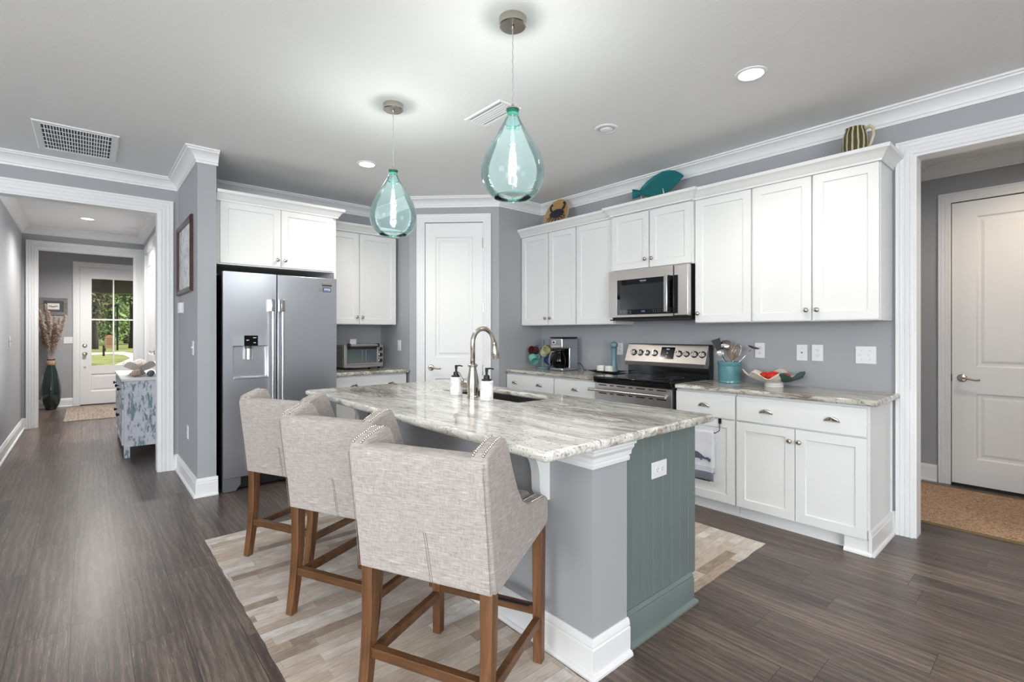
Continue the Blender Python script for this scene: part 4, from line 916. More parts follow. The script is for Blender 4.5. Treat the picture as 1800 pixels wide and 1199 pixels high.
utensil('serving_spoon', 'steel spoon head up at the front left of the teal crock', (.02, -.02, 0), (-.05, .040, .185), scoop(M_chrome, .028, .012, (-.9, -.2, .3)), M_chrome, .004)
utensil('whisk', 'wire whisk standing upright in the teal crock', (0, .02, 0), (.02, -.028, .170), whisk(M_chrome), M_chrome, .006)
utensil('wooden_whisk', 'brown wooden whisk just behind the front rim of the teal crock', (0, .03, 0), (-.02, -.025, .155), whisk(plain('beech_wood', rgb(164, 112, 68), .5)), plain('beech_wood', rgb(164, 112, 68), .5), .006)
utensil('spoon', 'dark steel spoon leaning far right out of the teal crock', (0, .05, 0), (.02, -.155, .235), scoop(plain('dark_steel', rgb(120, 114, 112), .22, 1.0), .042, .016, (.1, -.3, .95)), M_chrome, .0045)

# fluted bowl
t = thing('ruffled_bowl', 'footed ruffled ceramic bowl painted with red and green', 'bowl', (3.75, 1.418, .911))
P_bowl = N('painted_bowl_glaze'); _v = P_bowl.obj(); _s = P_bowl.sep(_v)
_c = P_bowl.mix(P_bowl.ramp(P_bowl.noise(_v, 14, 3), [(.55, (0, 0, 0)), (.63, (.6, .6, .6))]), rgb(226, 218, 204), rgb(110, 128, 108))
_c = P_bowl.mix(P_bowl.ramp(P_bowl.math('ADD', P_bowl.math('MULTIPLY', _s[1], -8.0), P_bowl.math('MULTIPLY', P_bowl.noise(_v, 16, 2), .5)), [(1.0-.02, (0, 0, 0)), (1.0, (1, 1, 1))]), _c, rgb(54, 84, 76)); P_bowl.set(col=_c, rough=.22); P_bowl = P_bowl.m
bm = B(); rows = []; NS = 96
for i in range(10):
    k = i/9; r = .058+.132*k**.8; row = []
    for j in range(NS):
        a = 2*PI*j/NS; w = math.sin(7*a+.6)*.024*k**2 + math.sin(3*a+1)*.010*k**2
        row.append(bm.verts.new((3.75+(r+w*.5)*math.cos(a), 1.418+(r+w*.5)*math.sin(a), .945+.062*k**1.3+w*.9)))
    rows.append(row)
for a, b in zip(rows, rows[1:]):
    for j in range(NS): bm.faces.new((a[j], a[(j+1) % NS], b[(j+1) % NS], b[j]))
bm.faces.new(rows[0]); o = obj('dish', bm, P_bowl, t, smooth=True); m = o.modifiers.new('thickness', 'SOLIDIFY'); m.thickness = .005; m.offset = 1
bm = B(); lathe(bm, [(.050, 0), (.062, 0), (.060, .008), (.064, .012), (.058, .020), (.060, .034), (.05, .036)], (3.75, 1.418, .911), 40); obj('foot', bm, P_ram, t, smooth='auto')
P_red = plain('tomato_red_glaze', rgb(206, 38, 26), .15, var=.1)
for dx, dy, r in ((-.030, -.008, .050), (.040, -.060, .036), (-.005, .060, .036)):
    bm = B(); rows = []
    ell(bm, (3.75+dx, 1.418+dy, .984), (r*1.05, r*1.05, r*.80), 24, 12); obj('red_fruit', bm, P_red, t, smooth=True)

# ---------------------------------------------------------------- ornaments on the cabinets (tops at 2.43)
TOPZ = 2.361
def easel(parent, x, y, z, w, mat):
    for s_ in (-1, 1):
        bm = B(); tube(bm, [(x-.05, y+s_*w, z+.030), (x-.045, y+s_*w, z+.006), (x+.01, y+s_*w, z+.004), (x+.06, y+s_*w, z+.004)], .0035, 8); tube(bm, [(x+.0, y+s_*w, z+.004), (x+.05, y+s_*w*.3, z+.16)], .0035, 8); obj('easel_wire', bm, mat, parent, smooth=True)
t = thing('crab_plate', 'round tan plate painted with a dark crab on the corner cabinet', 'plate', (3.80, 3.615, TOPZ))
tl = math.radians(14); PN = Vector((-math.cos(tl), 0, math.sin(tl))); PU = Vector((math.sin(tl), 0, math.cos(tl))); PC = Vector((3.785, 3.605, 2.552))
def pl(a, b, d): return tuple(PC+Vector((0, -1, 0))*a+PU*b+PN*d)
bm = B(); lathe(bm, [(0, 0), (.09, 0), (.135, .012), (.172, .018), (.172, .022), (.132, .016), (.10, .006), (0, .005)], PC, 48, PN); obj('plate', bm, plain('tan_stoneware', rgb(176, 142, 92), .4, var=.06), t, smooth='auto')
bm = B(); tube(bm, [pl(.172*math.cos(a), .172*math.sin(a), .020) for a in [2*PI*i/48 for i in range(49)]], .003, 6); obj('rim', bm, plain('pale_rim', rgb(206, 196, 172), .35), t, smooth=True)
P_crab = plain('crab_indigo', rgb(38, 36, 58), .4, var=.15)
crab = B()
prism(crab, [(.092*math.cos(a)*(1+.12*abs(math.cos(a))**6), .050*math.sin(a)+.012) for a in [2*PI*i/32 for i in range(32)]], pl, .0175, .021)
for s_ in (-1, 1):
    prism(crab, [(s_*x, y) for x, y in ((.055, .035), (.105, .055), (.118, .10), (.105, .125), (.085, .135), (.070, .120), (.082, .105), (.092, .112), (.094, .095), (.082, .072))], pl, .0185, .0215)
    for k in range(4):
        a = -.35-.42*k; p = [(s_*.085*math.cos(a), .045*math.sin(a)), (s_*(.115*math.cos(a)+.012), .06*math.sin(a)-.008), (s_*(.128*math.cos(a)+.008), .075*math.sin(a)-.040)]
        tube(crab, [pl(x, y, .0195) for x, y in p], [.005, .004, .0015], 6)
obj('crab_relief', crab, P_crab, t)
easel(t, 3.765, 3.615, TOPZ, .06, M_mblack)
t = thing('fish_platter', 'teal fish-shaped platter on a stand above the microwave', 'platter', (3.82, 2.42, TOPZ))
tl = math.radians(16); PN = Vector((-math.cos(tl), 0, math.sin(tl))); PU = Vector((math.sin(tl), 0, math.cos(tl))); PC = Vector((3.815, 2.385, 2.595))
up = [(-.232, .000), (-.20, .040), (-.15, .085), (-.09, .115), (-.02, .128), (.06, .118), (.13, .090), (.185, .050), (.205, .022), (.285, .065)]
dn = [(.275, -.045), (.205, -.020), (.16, -.050), (.09, -.090), (.0, -.112), (-.09, -.100), (-.16, -.062), (-.205, -.025)]
# nose towards the camera (-y), tail towards the corner (+y)
outl = [(-a, b) for a, b in up+dn]
rt = math.radians(7); outl = [(a*math.cos(rt)-b*math.sin(rt), a*math.sin(rt)+b*math.cos(rt)) for a, b in outl]
bm = B(); A0 = [bm.verts.new(pl(a, b, .016)) for a, b in outl]; A1 = [bm.verts.new(pl(a*.86, b*.80, .004)) for a, b in outl]; A2 = [bm.verts.new(pl(a*.97, b*.96, .014)) for a, b in outl]; A3 = [bm.verts.new(pl(a*.84, b*.78, -.003)) for a, b in outl]; n_ = len(outl)
for p, q in ((A2, A1), (A0, A2), (A3, A0)):
    for i in range(n_): bm.faces.new((p[i], p[(i+1) % n_], q[(i+1) % n_], q[i]))
bm.faces.new(A1); bm.faces.new(A3); obj('platter', bm, plain('deep_teal_glaze', rgb(24, 108, 112), .2, var=.08), t)
P_cream = plain('cream_metal', rgb(222, 214, 196), .4)
for a_ in (-.03, .095):
    y_ = 2.385-a_ if False else 2.385+(.12 if a_ < 0 else -.10)
    bm = B(); tube(bm, [(3.745, y_+.035, 2.535+(.012 if a_ > 0 else -.01)), (3.748, y_+.022, 2.485), (3.762, y_, 2.468), (3.80, y_, 2.462), (3.85, y_, 2.40), (3.85, y_, TOPZ+.004)], [.003, .006, .007, .006, .006, .006], 8); obj('stand_prong', bm, P_cream, t, smooth=True)
bm = B(); tube(bm, [(3.85, 2.26, TOPZ+.006), (3.85, 2.53, TOPZ+.006)], .005, 8); obj('stand_foot', bm, P_cream, t, smooth=True)
t = thing('striped_jug', 'green and cream striped jug on the cabinet nearest the doorway', 'jug', (3.80, .935, TOPZ))
J = N('green_cream_stripe_glaze'); js = J.sep(J.obj()); ang = J.math('ARCTAN2', js[1], js[0]); wv = J.math('SINE', J.math('ADD', J.math('MULTIPLY', ang, 14.0), J.math('MULTIPLY', J.noise(J.obj(), 14, 3), 2.2)))
J.set(col=J.mix(J.ramp(wv, [(.40, (0, 0, 0)), (.62, (1, 1, 1))]), rgb(74, 72, 38), rgb(196, 182, 146)), rough=.12, coat=.5)
bm = B(); lathe(bm, [(0, 0), (.048, 0), (.055, .015), (.069, .09), (.074, .155), (.072, .21), (.064, .245), (.056, .265), (.057, .278), (.052, .278), (.051, .26), (.058, .235), (.045, .02), (0, .012)], (3.80, .935, TOPZ), 40); obj('body', bm, J.m, t, smooth='auto')
bm = B(); tube(bm, [(3.79, .882, 2.615), (3.785, .852, 2.628), (3.785, .834, 2.608), (3.785, .832, 2.565), (3.79, .848, 2.515), (3.795, .866, 2.485)], [.010, .010, .010, .0095, .009, .011], 12); obj('handle', bm, plain('cream_glaze', rgb(204, 190, 160), .15), t, smooth=True)

# ---------------------------------------------------------------- wall plates
def plate(label, tf, a, z, kind, name='wall_outlet', cat='outlet', w=.072, h=.117, grp='outlets and switches'):
    bm = B(); tbox(bm, tf, a-w/2, a+w/2, z-h/2, z+h/2, .0006, .006); o = obj(name, bm, M_plate, bevel=.002); tag(o, label, cat, grp)
    if kind == 'outlet' or kind == 'outlet_h':
        for s_ in (-1, 1):
            bm = B(); n_ = Vector(tf(a, z, 1))-Vector(tf(a, z, 0)); aa, zz = (a, z+s_*.0195) if kind == 'outlet' else (a+s_*.0195, z)
            lathe(bm, [(.0165, .006), (.0160, .0078), (0, .0078)], tf(aa, zz, 0), 20, n_); r_ = obj('socket', bm, M_plate, o, smooth='auto')
            for q in (-.006, .006): bm = B(); tbox(bm, tf, aa+q-.001, aa+q+.001, zz-.001, zz+.006, .0078, .0082); obj('slot', bm, M_dark, r_)
            bm = B(); tbox(bm, tf, aa-.002, aa+.002, zz-.009, zz-.005, .0078, .0082); obj('slot', bm, M_dark, r_)
    elif kind.startswith('toggle'):
        n = int(kind[-1])
        for k in range(n):
            aa = a+(k-(n-1)/2)*.046; bm = B(); tbox(bm, tf, aa-.005, aa+.005, z-.012, z+.012, .006, .007); s2 = obj('switch_frame', bm, M_plate, o); bm = B(); tbox(bm, tf, aa-.004, aa+.004, z-.002, z+.011, .007, .016); obj('toggle', bm, M_plate, o)
            for q in (-.03, .03): bm = B(); tbox(bm, tf, aa-.002, aa+.002, z+q-.002, z+q+.002, .006, .0066); obj('screw', bm, P_gr, o)
    elif kind.startswith('rocker'):
        n = int(kind[-1])
        for k in range(n):
            aa = a+(k-(n-1)/2)*.046; bm = B(); tbox(bm, tf, aa-.0165, aa+.0165, z-.033, z+.033, .006, .009); obj('rocker', bm, M_plate, o, bevel=.001)
    elif kind == 'coax':
        n_ = Vector(tf(a, z, 1))-Vector(tf(a, z, 0)); bm = B(); lathe(bm, [(.006, .006), (.006, .012), (0, .012)], tf(a, z, 0), 12, n_); obj('jack', bm, P_gr, o)
        for q in (-.035, .035): bm = B(); tbox(bm, tf, a-.002, a+.002, z+q-.002, z+q+.002, .006, .0066); obj('screw', bm, P_gr, o)
    return o
WR = FX(3.95)
plate('white outlet on the range wall behind the dark spoon of the crock', WR, 1.595, 1.163, 'outlet')
plate('white plate with a single round jack above the ruffled bowl', WR, 1.299, 1.155, 'coax', 'cable_plate', 'wall plate')
plate('white outlet just right of the round-jack plate above the bowl', WR, 1.199, 1.156, 'outlet')
plate('white double switch plate near the doorway above the worktop', WR, .911, 1.150, 'toggle2', 'light_switch', 'switch', .116)
plate('white outlet behind the blue pepper mill', WR, 2.915, 1.143, 'outlet')
plate('white outlet set sideways in the sage green island end', FY(1.2115), 1.922, .694, 'outlet_h', 'wall_outlet', 'outlet', .117, .072)
plate('white switch on the side wall right of the toaster oven', FX(2.632), 4.931, 1.160, 'rocker1', 'light_switch', 'switch')
WC = FX(.66)
plate('white switch on the column below the framed picture', WC, 4.72, 1.175, 'toggle1', 'light_switch', 'switch')
plate('white outlet low on the column near the floor', WC, 5.0, .445, 'outlet')
t = thing('thermostat', 'white thermostat on the column under the framed picture', 'thermostat', (.66, 5.33, 1.525))
bm = B(); tbox(bm, WC, 5.26, 5.39, 1.475, 1.575, .0006, .006); obj('wall_plate', bm, M_plate, t); bm = B(); tbox(bm, WC, 5.265, 5.385, 1.478, 1.572, .0062, .032); obj('case', bm, M_plate, t, bevel=.005, segs=3)
bm = B(); tbox(bm, WC, 5.30, 5.31, 1.49, 1.50, .0322, .033); obj('button', bm, P_gr, t)
plate('white switch on the left wall of the hall', FX(-.66, 1), 7.9, 1.2, 'toggle1', 'light_switch', 'switch')
plate('white double switch plate beside the front door', FY(11.65), -.245, 1.168, 'toggle2', 'light_switch', 'switch', .118)

# ---------------------------------------------------------------- towel and hanger
t = thing('towel_hanger', 'dark wire towel hanger hooked over the narrow cabinet door', 'towel hanger', (3.40, 1.80, .58))
P_br = plain('dark_bronze', rgb(70, 56, 54), .35, .8)
for yy in (1.655, 1.93):
    bm = B(); box(bm, 3.4105, 3.419, yy-.009, yy+.009, .650, .686); obj('clip', bm, P_br, t)
    bm = B(); tube(bm, [(3.411, yy, .652), (3.409, yy, .612), (3.404, yy, .600), (3.396, yy+(.012 if yy < 1.8 else -.012), .590), (3.388, yy+(.022 if yy < 1.8 else -.022), .583)], .003, 8); obj('arm', bm, P_br, t, smooth=True)
bm = B(); tube(bm, [(3.388, 1.672, .583), (3.388, 1.915, .583)], .004, 10); obj('rod', bm, P_br, t, smooth=True)
t = thing('dish_towel', 'white dish towel printed with a gray fish, hanging right of the range', 'towel', (3.388, 1.79, .58))
T_ = N('printed_towel_cotton'); ts = T_.sep(T_.obj()); zz = ts[2]
_b = T_.math('LESS_THAN', zz, -.285); _l = T_.math('MULTIPLY', T_.math('LESS_THAN', zz, -.245), T_.math('GREATER_THAN', T_.math('SINE', T_.math('MULTIPLY', zz, 640.0)), .35))
_c = T_.mix(T_.noise(T_.obj(), 40, 2), rgb(214, 214, 222), rgb(230, 230, 236)); _c = T_.mix(T_.math('MULTIPLY', _l, .6), _c, rgb(80, 84, 96)); _c = T_.mix(_b, _c, T_.mix(T_.noise(T_.map(T_.obj(), (1, 90, 90)), 1, 3), rgb(88, 94, 104), rgb(140, 146, 154)))
T_.set(col=_c, rough=.95, spec=.1)
def drape(name, xf, xb, y0, y1, zt, zb, mat, thick=.004, back=.30):
    bm = B(); rows = []; NZ = 30
    prof = [(xf-.002*math.sin(i*.5), zt-(zt-zb)*(NZ-i)/NZ) for i in range(NZ+1)]
    prof += [(xf+(xb-xf)*.5*(1-math.cos(PI*k/6)), zt+.006*math.sin(PI*k/6)) for k in range(1, 7)]
    prof += [(xb, zt-back*k/8) for k in range(1, 9)]
    for x, z in prof:
        rows.append([bm.verts.new((x-.0035*math.sin(9*j/12+2)*min(1, (zt-z+.02)*4), y0+(y1-y0)*j/12, z)) for j in range(13)])
    for a, b in zip(rows, rows[1:]):
        for j in range(12): bm.faces.new((a[j], a[j+1], b[j+1], b[j]))
    o = obj(name, bm, mat, t, smooth=True); m = o.modifiers.new('thickness', 'SOLIDIFY'); m.thickness = thick; return o
drape('cloth', 3.378, 3.397, 1.684, 1.905, .588, .235, T_.m)
P_fish = plain('towel_ink', rgb(92, 94, 112), .9)
fo = [(1.700, .392), (1.728, .404), (1.745, .398), (1.775, .418), (1.80, .432), (1.835, .436), (1.87, .424), (1.90, .402), (1.87, .390), (1.83, .384), (1.79, .386), (1.755, .388), (1.728, .384), (1.708, .368)]
bm = B(); prism(bm, fo, lambda a, b, d: (3.3715-d, a, b), 0, .0012); obj('fish_print', bm, P_fish, t)
bm = B(); prism(bm, [(1.76, .386), (1.785, .385), (1.775, .372)], lambda a, b, d: (3.3715-d, a, b), 0, .0012); obj('fin_print', bm, P_fish, t)
bm = B(); box(bm, 3.392, 3.404, 1.72, 1.93, .225, .236); tag(obj('towel_bar', bm, M_mblack), 'black bar showing below the fish towel', 'bar')

# ---------------------------------------------------------------- ceiling fittings
M_cord = plain('clear_braided_cord', rgb(190, 192, 194), .35, .3)
n = N('glowing_bulb_glass'); e_ = n.new('Emission'); e_.inputs[0].default_value = (1, .98, .95, 1); e_.inputs[1].default_value = 1.6; tr_ = n.new('BsdfTransparent'); mx_ = n.new('MixShader'); mx_.inputs[0].default_value = .20
n.L(tr_.outputs[0], mx_.inputs[1]); n.L(e_.outputs[0], mx_.inputs[2]); n.L(mx_.outputs[0], n.out.inputs[0]); M_bulbg = n.m
def pendant(label, x, y):
    t = thing('pendant_lamp', label, 'pendant lamp', (x, y, CZ), 0, 'aqua glass pendants over the island')
    bm = B(); lathe(bm, [(0, -.001), (.063, -.001), (.0635, -.006), (.063, -.034), (.058, -.038), (.008, -.039), (.007, -.052), (0, -.053)], (x, y, CZ), 40); obj('canopy', bm, M_nickel, t, smooth='auto')
    bm = B(); tube(bm, [(x+.0012*math.cos(i*1.3), y+.0012*math.sin(i*1.3), CZ-.052-i*.0089) for i in range(41)], .0026, 8); obj('cord', bm, M_cord, t, smooth=True)
    bm = B(); lathe(bm, [(0, 2.356), (.006, 2.355), (.007, 2.345), (.016, 2.343), (.030, 2.334), (.031, 2.328), (0, 2.327)], (x, y, 0), 28); obj('cap', bm, M_nickel, t, smooth='auto')
    bm = B(); lathe(bm, [(0, 2.3265), (.028, 2.3265), (.027, 2.312), (.018, 2.310), (.0, 2.310)], (x, y, 0), 28); obj('stopper', bm, M_greeng, t, smooth='auto')
    bm = B(); pr = [(.0275, 2.326), (.026, 2.312), (.030, 2.292), (.036, 2.284), (.040, 2.274), (.058, 2.243), (.082, 2.205), (.106, 2.165), (.126, 2.125), (.140, 2.085), (.146, 2.052), (.145, 2.020), (.137, 1.986), (.122, 1.958), (.102, 1.936), (.086, 1.926)]
    lathe(bm, pr, (x, y, 0), 56, cap=False); sh = obj('glass_shade', bm, M_aqua, t, smooth=True)
    bm = B(); tube(bm, [(x+.086*math.cos(a), y+.086*math.sin(a), 1.926) for a in [2*PI*i/48 for i in range(49)]], .0032, 8); obj('glass_lip', bm, shell_glass_rim, t, smooth=True)
    bm = B(); lathe(bm, [(.040, 2.2725), (.034, 2.262), (.030, 2.246), (.012, 2.242)], (x, y, 0), 28, cap=False); obj('neck_collar', bm, shell_glass_rim, t, smooth=True)
    bm = B(); tube(bm, [(x, y, 2.309), (x, y, 2.215)], .0055, 12); lathe(bm, [(.0055, 2.214), (.012, 2.205), (.012, 2.170), (0, 2.169)], (x, y, 0), 16); obj('socket', bm, M_cord, t, smooth='auto')
    bm = B(); lathe(bm, [(0, 2.168), (.009, 2.166), (.010, 2.140), (.016, 2.100), (.021, 2.066), (.019, 2.038), (.010, 2.025), (0, 2.022)], (x, y, 0), 24); bl = obj('bulb', bm, M_bulbg, t, smooth=True)
    bm = B(); lathe(bm, [(0, 2.150), (.003, 2.148), (.004, 2.10), (.010, 2.075), (.012, 2.058), (.008, 2.042), (0, 2.038)], (x, y, 0), 16); obj('filament', bm, M_bulb, bl, smooth=True)
    lamp('POINT', 'pendant_light', (x, y, 2.075), (0, 0, 0), PEND, (1, .97, .93), shadow_soft_size=.018)
PEND = 22
shell_glass_rim = shell_glass('thick_aqua_glass', rgb(214, 240, 238), rgb(140, 206, 203), .05, .05)
pendant('aqua glass pendant lamp nearer the camera over the island sink end', 1.483, 1.697)
pendant('aqua glass pendant lamp farther away, nearer the refrigerator', 1.469, 2.835)
def can(label, x, y, lit, watts=52, col=(1, .93, .84)):
    t = thing('recessed_light', label, 'ceiling light', (x, y, CZ), 0, 'recessed ceiling lights')
    bm = B(); lathe(bm, [(.083, -.001), (.082, -.006), (.066, -.009), (.062, -.003), (.062, -.001)], (x, y, CZ), 40); obj('trim_ring', bm, M_trim, t, smooth='auto')
    bm = B(); lathe(bm, [(0, -.0012), (.061, -.0012), (.060, -.0035), (0, -.0035)], (x, y, CZ), 36); obj('lens', bm, M_lens if lit else plain('unlit_lens', rgb(206, 208, 212), .4), t, smooth='auto')
    if not lit:
        bm = B(); ell(bm, (x+.008, y+.006, CZ-.004), (.046, .046, .012), 28, 10); obj('gimbal', bm, M_trim, t, smooth=True)
    else: lamp('SPOT', 'recessed_lamp', (x, y, CZ-.012), (0, 0, 0), watts, col, spot_size=math.radians(150), spot_blend=.7, shadow_soft_size=.055)
can('lit recessed ceiling light at the upper right, above the aisle by the range', 2.799, 1.179, True)
can('unlit white recessed ceiling light between the pendant and the cabinets', 2.782, 2.172, False)
can('lit recessed ceiling light beyond the pendants near the pantry', 1.813, 3.976, True)
can('lit recessed ceiling light in the hall',   .009, 8.202, True, 165, (1, .96, .91))
for x, y in ((.4, -1.2), (-2.2, 1.6), (-2.2, -1.2), (2.8, -1.6)): lamp('SPOT', 'added_living_room_lamp', (x, y, CZ-.02), (0, 0, 0), 55, (1, .93, .84), spot_size=math.radians(150), spot_blend=.7, shadow_soft_size=.055)  # unseen lamps added behind the camera to brighten the room
lamp('SPOT', 'mudroom_ceiling_lamp', (4.85, .0, CZ-.02), (0, 0, 0), 47, (1, .84, .66), spot_size=math.radians(160), spot_blend=.7, shadow_soft_size=.06)
lamp('SPOT', 'entry_ceiling_lamp', (.2, 10.3, CZ-.02), (0, 0, 0), 190, (1, .95, .9), spot_size=math.radians(160), spot_blend=.7, shadow_soft_size=.06)
def register(label, x0, x1, y0, y1, nx, ny, fw, dark):
    t = thing('ceiling_vent', label, 'vent', ((x0+x1)/2, (y0+y1)/2, CZ))
    bm = B(); sweep(bm, [(x0, y0), (x0, y1), (x1, y1), (x1, y0)], [(0, CZ-.001), (0, CZ-.004), (-.006, CZ-.010), (-fw+.003, CZ-.008), (-fw, CZ-.001)], PLAN, closed=True); obj('frame', bm, M_trim, t)
    obj('dark_backing', boxes((x0+fw, x1-fw, y0+fw, y1-fw, CZ-.0025, CZ-.0008)), dark, t)
    bm = B()
    for k in range(1, nx):
        x = x0+fw+(x1-x0-2*fw)*k/nx; w = (x1-x0-2*fw)/nx
        v = [bm.verts.new(q) for q in ((x-w*.32, y0+fw-.002, CZ-.003), (x+w*.12, y0+fw-.002, CZ-.009), (x+w*.12, y1-fw+.002, CZ-.009), (x-w*.32, y1-fw+.002, CZ-.003))]; bm.faces.new(v)
    for k in range(1, ny): y = y0+fw+(y1-y0-2*fw)*k/ny; box(bm, x0+fw-.002, x1-fw+.002, y-.004, y+.004, CZ-.011, CZ-.0085)
    if ny > 1: box(bm, x0+fw-.002, x1-fw+.002, y0+fw-.004, y0+fw+.002, CZ-.011, CZ-.0028); box(bm, x0+fw-.002, x1-fw+.002, y1-fw-.002, y1-fw+.004, CZ-.011, CZ-.0028)
    o = obj('louvre', bm, M_trim, t); o.modifiers.new('thickness', 'SOLIDIFY').thickness = .0012
register('large return air vent with a dark grid in the ceiling at the upper left', -.285, .185, 4.615, 5.300, 24, 6, .045, plain('vent_dark', rgb(70, 72, 78), .7))
register('small white louvred vent in the ceiling behind the nearer pendant', 1.932, 2.110, 2.330, 2.712, 6, 1, .024, plain('vent_gray', rgb(150, 152, 156), .7))
bm = B(); lathe(bm, [(0, -.001), (.066, -.001), (.066, -.012), (.058, -.030), (.03, -.038), (0, -.039)], (.46, 8.57, CZ), 32); tag(obj('smoke_detector', bm, M_plate, smooth='auto'), 'round white smoke detector on the hall ceiling', 'smoke detector')

# ---------------------------------------------------------------- rugs and mats
def rug(name, label, x0, x1, y0, y1, mat, h=.0045, wav=.004, cat='rug'):
    bm = B(); ring = []; st_ = .06
    def edge(a, b):
        n_ = max(2, int((Vector(b)-Vector(a)).length/st_)); return [Vector(a).lerp(Vector(b), i/n_) for i in range(n_)]
    P = edge((x0, y0), (x1, y0))+edge((x1, y0), (x1, y1))+edge((x1, y1), (x0, y1))+edge((x0, y1), (x0, y0))
    for i, p in enumerate(P):
        if i % 7: p += Vector((random.uniform(-wav, wav), random.uniform(-wav, wav)))
    prism(bm, [tuple(p) for p in P], lambda a, b, d: (a, b, d), .0006, h); o = obj(name, bm, mat); return tag(o, label, cat)
rug('patchwork_rug', 'patchwork hide rug of pale strips under the bar stools', .560, 1.403, .86, 3.560, M_hide)
rug('runner_rug', 'patchwork hide runner between the island and the range', 2.205, 3.143, 1.237, 3.62, hide_rug('patchwork_hide_strips_runner'))
o = rug('entry_mat', 'striped jute mat inside the front door', -.255, .95, 9.62, 11.35, M_jute, .010, .004, 'mat')
o = rug('mudroom_rug', 'tan looped rug on the floor of the mudroom', 4.335, 5.435, -.95, .868, M_loop, .010, .0)
bm = B(); sweep(bm, [(4.335, -.95), (4.335, .868), (5.435, .868), (5.435, -.95)], [(0, .0008), (.022, .0008), (.022, .008), (.010, .0125), (0, .0115)], PLAN, closed=True); obj('binding', bm, plain('olive_binding', rgb(112, 98, 66), .8), o)

rug('bounce_rug', 'large pale unseen rug added to bounce daylight onto the ceiling', -5.6, -.75, -4.6, 2.4, plain('pale_bounce', rgb(236, 234, 228), .95), .012, .0)  # out-of-view reflector, added so the floor throws daylight up at the ceiling

# ---------------------------------------------------------------- pictures
t = thing('framed_picture', 'dark mahogany framed print on the column wall', 'picture', (.66, 5.14, 1.66))
bm = B(); prf = [(0, .001), (0, .016), (-.010, .026), (-.038, .020), (-.046, .010), (-.046, .001)]
sweep(bm, [(4.735, 1.645), (4.735, 2.275), (5.545, 2.275), (5.545, 1.645)][::-1], [(-o, n_) for o, n_ in prf][::-1], WC, closed=True); obj('frame', bm, M_frame, t)
A_ = N('pale_coastal_print'); _v = A_.obj(); A_.set(col=A_.ramp(A_.noise(A_.map(_v, (2, 3, 5)), 1.6, 4, .6, 1.2), [(.3, rgb(150, 158, 164)), (.5, rgb(196, 201, 204)), (.7, rgb(222, 224, 225))]), rough=.25)
bm = B(); tbox(bm, WC, 4.778, 5.502, 1.688, 2.232, .002, .007); obj('print', bm, A_.m, t)
t = thing('framed_picture', 'small gray-wood framed picture beside the front door', 'picture', (-.434, 11.65, 1.61)); WE = FY(11.65)
bm = B(); sweep(bm, [(-.617, 1.610), (-.617, 1.905), (-.253, 1.905), (-.253, 1.610)][::-1], [(0, .001), (0, .02), (.052, .014), (.052, .001)], WE, closed=True); obj('frame', bm, M_grayw, t)
bm = B(); tbox(bm, WE, -.567, -.303, 1.660, 1.855, .002, .007); obj('mount', bm, plain('slate_mount', rgb(72, 84, 92), .7), t)
bm = B(); tbox(bm, WE, -.512, -.358, 1.705, 1.812, .0071, .0085); pr_ = obj('print', bm, plain('cream_paper', rgb(226, 224, 214), .7), t)
bm = B()
for k, (a, z, r) in enumerate(((-.475, 1.76, .018), (-.437, 1.752, .022), (-.398, 1.762, .018))): prism(bm, [(a+r*1.1*math.cos(w), z+r*.6*math.sin(w)+.004*math.sin(3*w)) for w in [2*PI*i/16 for i in range(16)]], WE, .0086, .0092)
obj('drawing', bm, P_gr, pr_)

# ---------------------------------------------------------------- vase of pampas grass
VX, VY = -.452, 11.34
t = thing('floor_vase', 'tall dark green glass floor vase in the entry', 'vase', (VX, VY, 0))
bm = B(); lathe(bm, [(0, .002), (.060, .002), (.066, .008), (.088, .06), (.108, .11), (.121, .17), (.1275, .23), (.1285, .29), (.125, .36), (.116, .44), (.103, .52), (.087, .60), (.071, .67), (.058, .72), (.052, .75), (.054, .845), (.060, .852), (.054, .853), (.045, .84), (.043, .76), (0, .74)], (VX, VY, 0), 48); obj('body', bm, M_vase, t, smooth=True)
bm = B(); lathe(bm, [(.0535, .752), (.058, .756), (.0585, .828), (.0555, .832)], (VX, VY, 0), 40, cap=False); obj('rope_wrap', bm, jute('tan_rope', rgb(140, 112, 88), rgb(174, 144, 116), rgb(198, 170, 142), 20, 20), t, smooth=True)
P_pamp = plain('pampas_beige', rgb(204, 184, 168), .95, var=.16, scale=30)
PL = [(-.13, .04, 1.60, 'leftmost pampas plume, leaning out over the entry wall'), (-.10, -.05, 1.68, 'pampas plume leaning left in front of the small picture'), (-.055, .03, 1.78, 'tallest pampas plume, just left of the middle of the vase'), (-.02, -.06, 1.66, 'pampas plume near the middle, in front of the tallest one'), (.03, .04, 1.58, 'upright pampas plume right of the middle of the vase'), (.08, -.03, 1.56, 'pampas plume leaning right towards the switch plate'), (.13, .03, 1.60, 'rightmost pampas plume, nearest the front door'), (-.16, -.02, 1.44, 'low pampas plume drooping to the left'), (.06, -.08, 1.42, 'short pampas plume low at the front right'), (-.07, -.09, 1.46, 'short pampas plume low at the front left')]
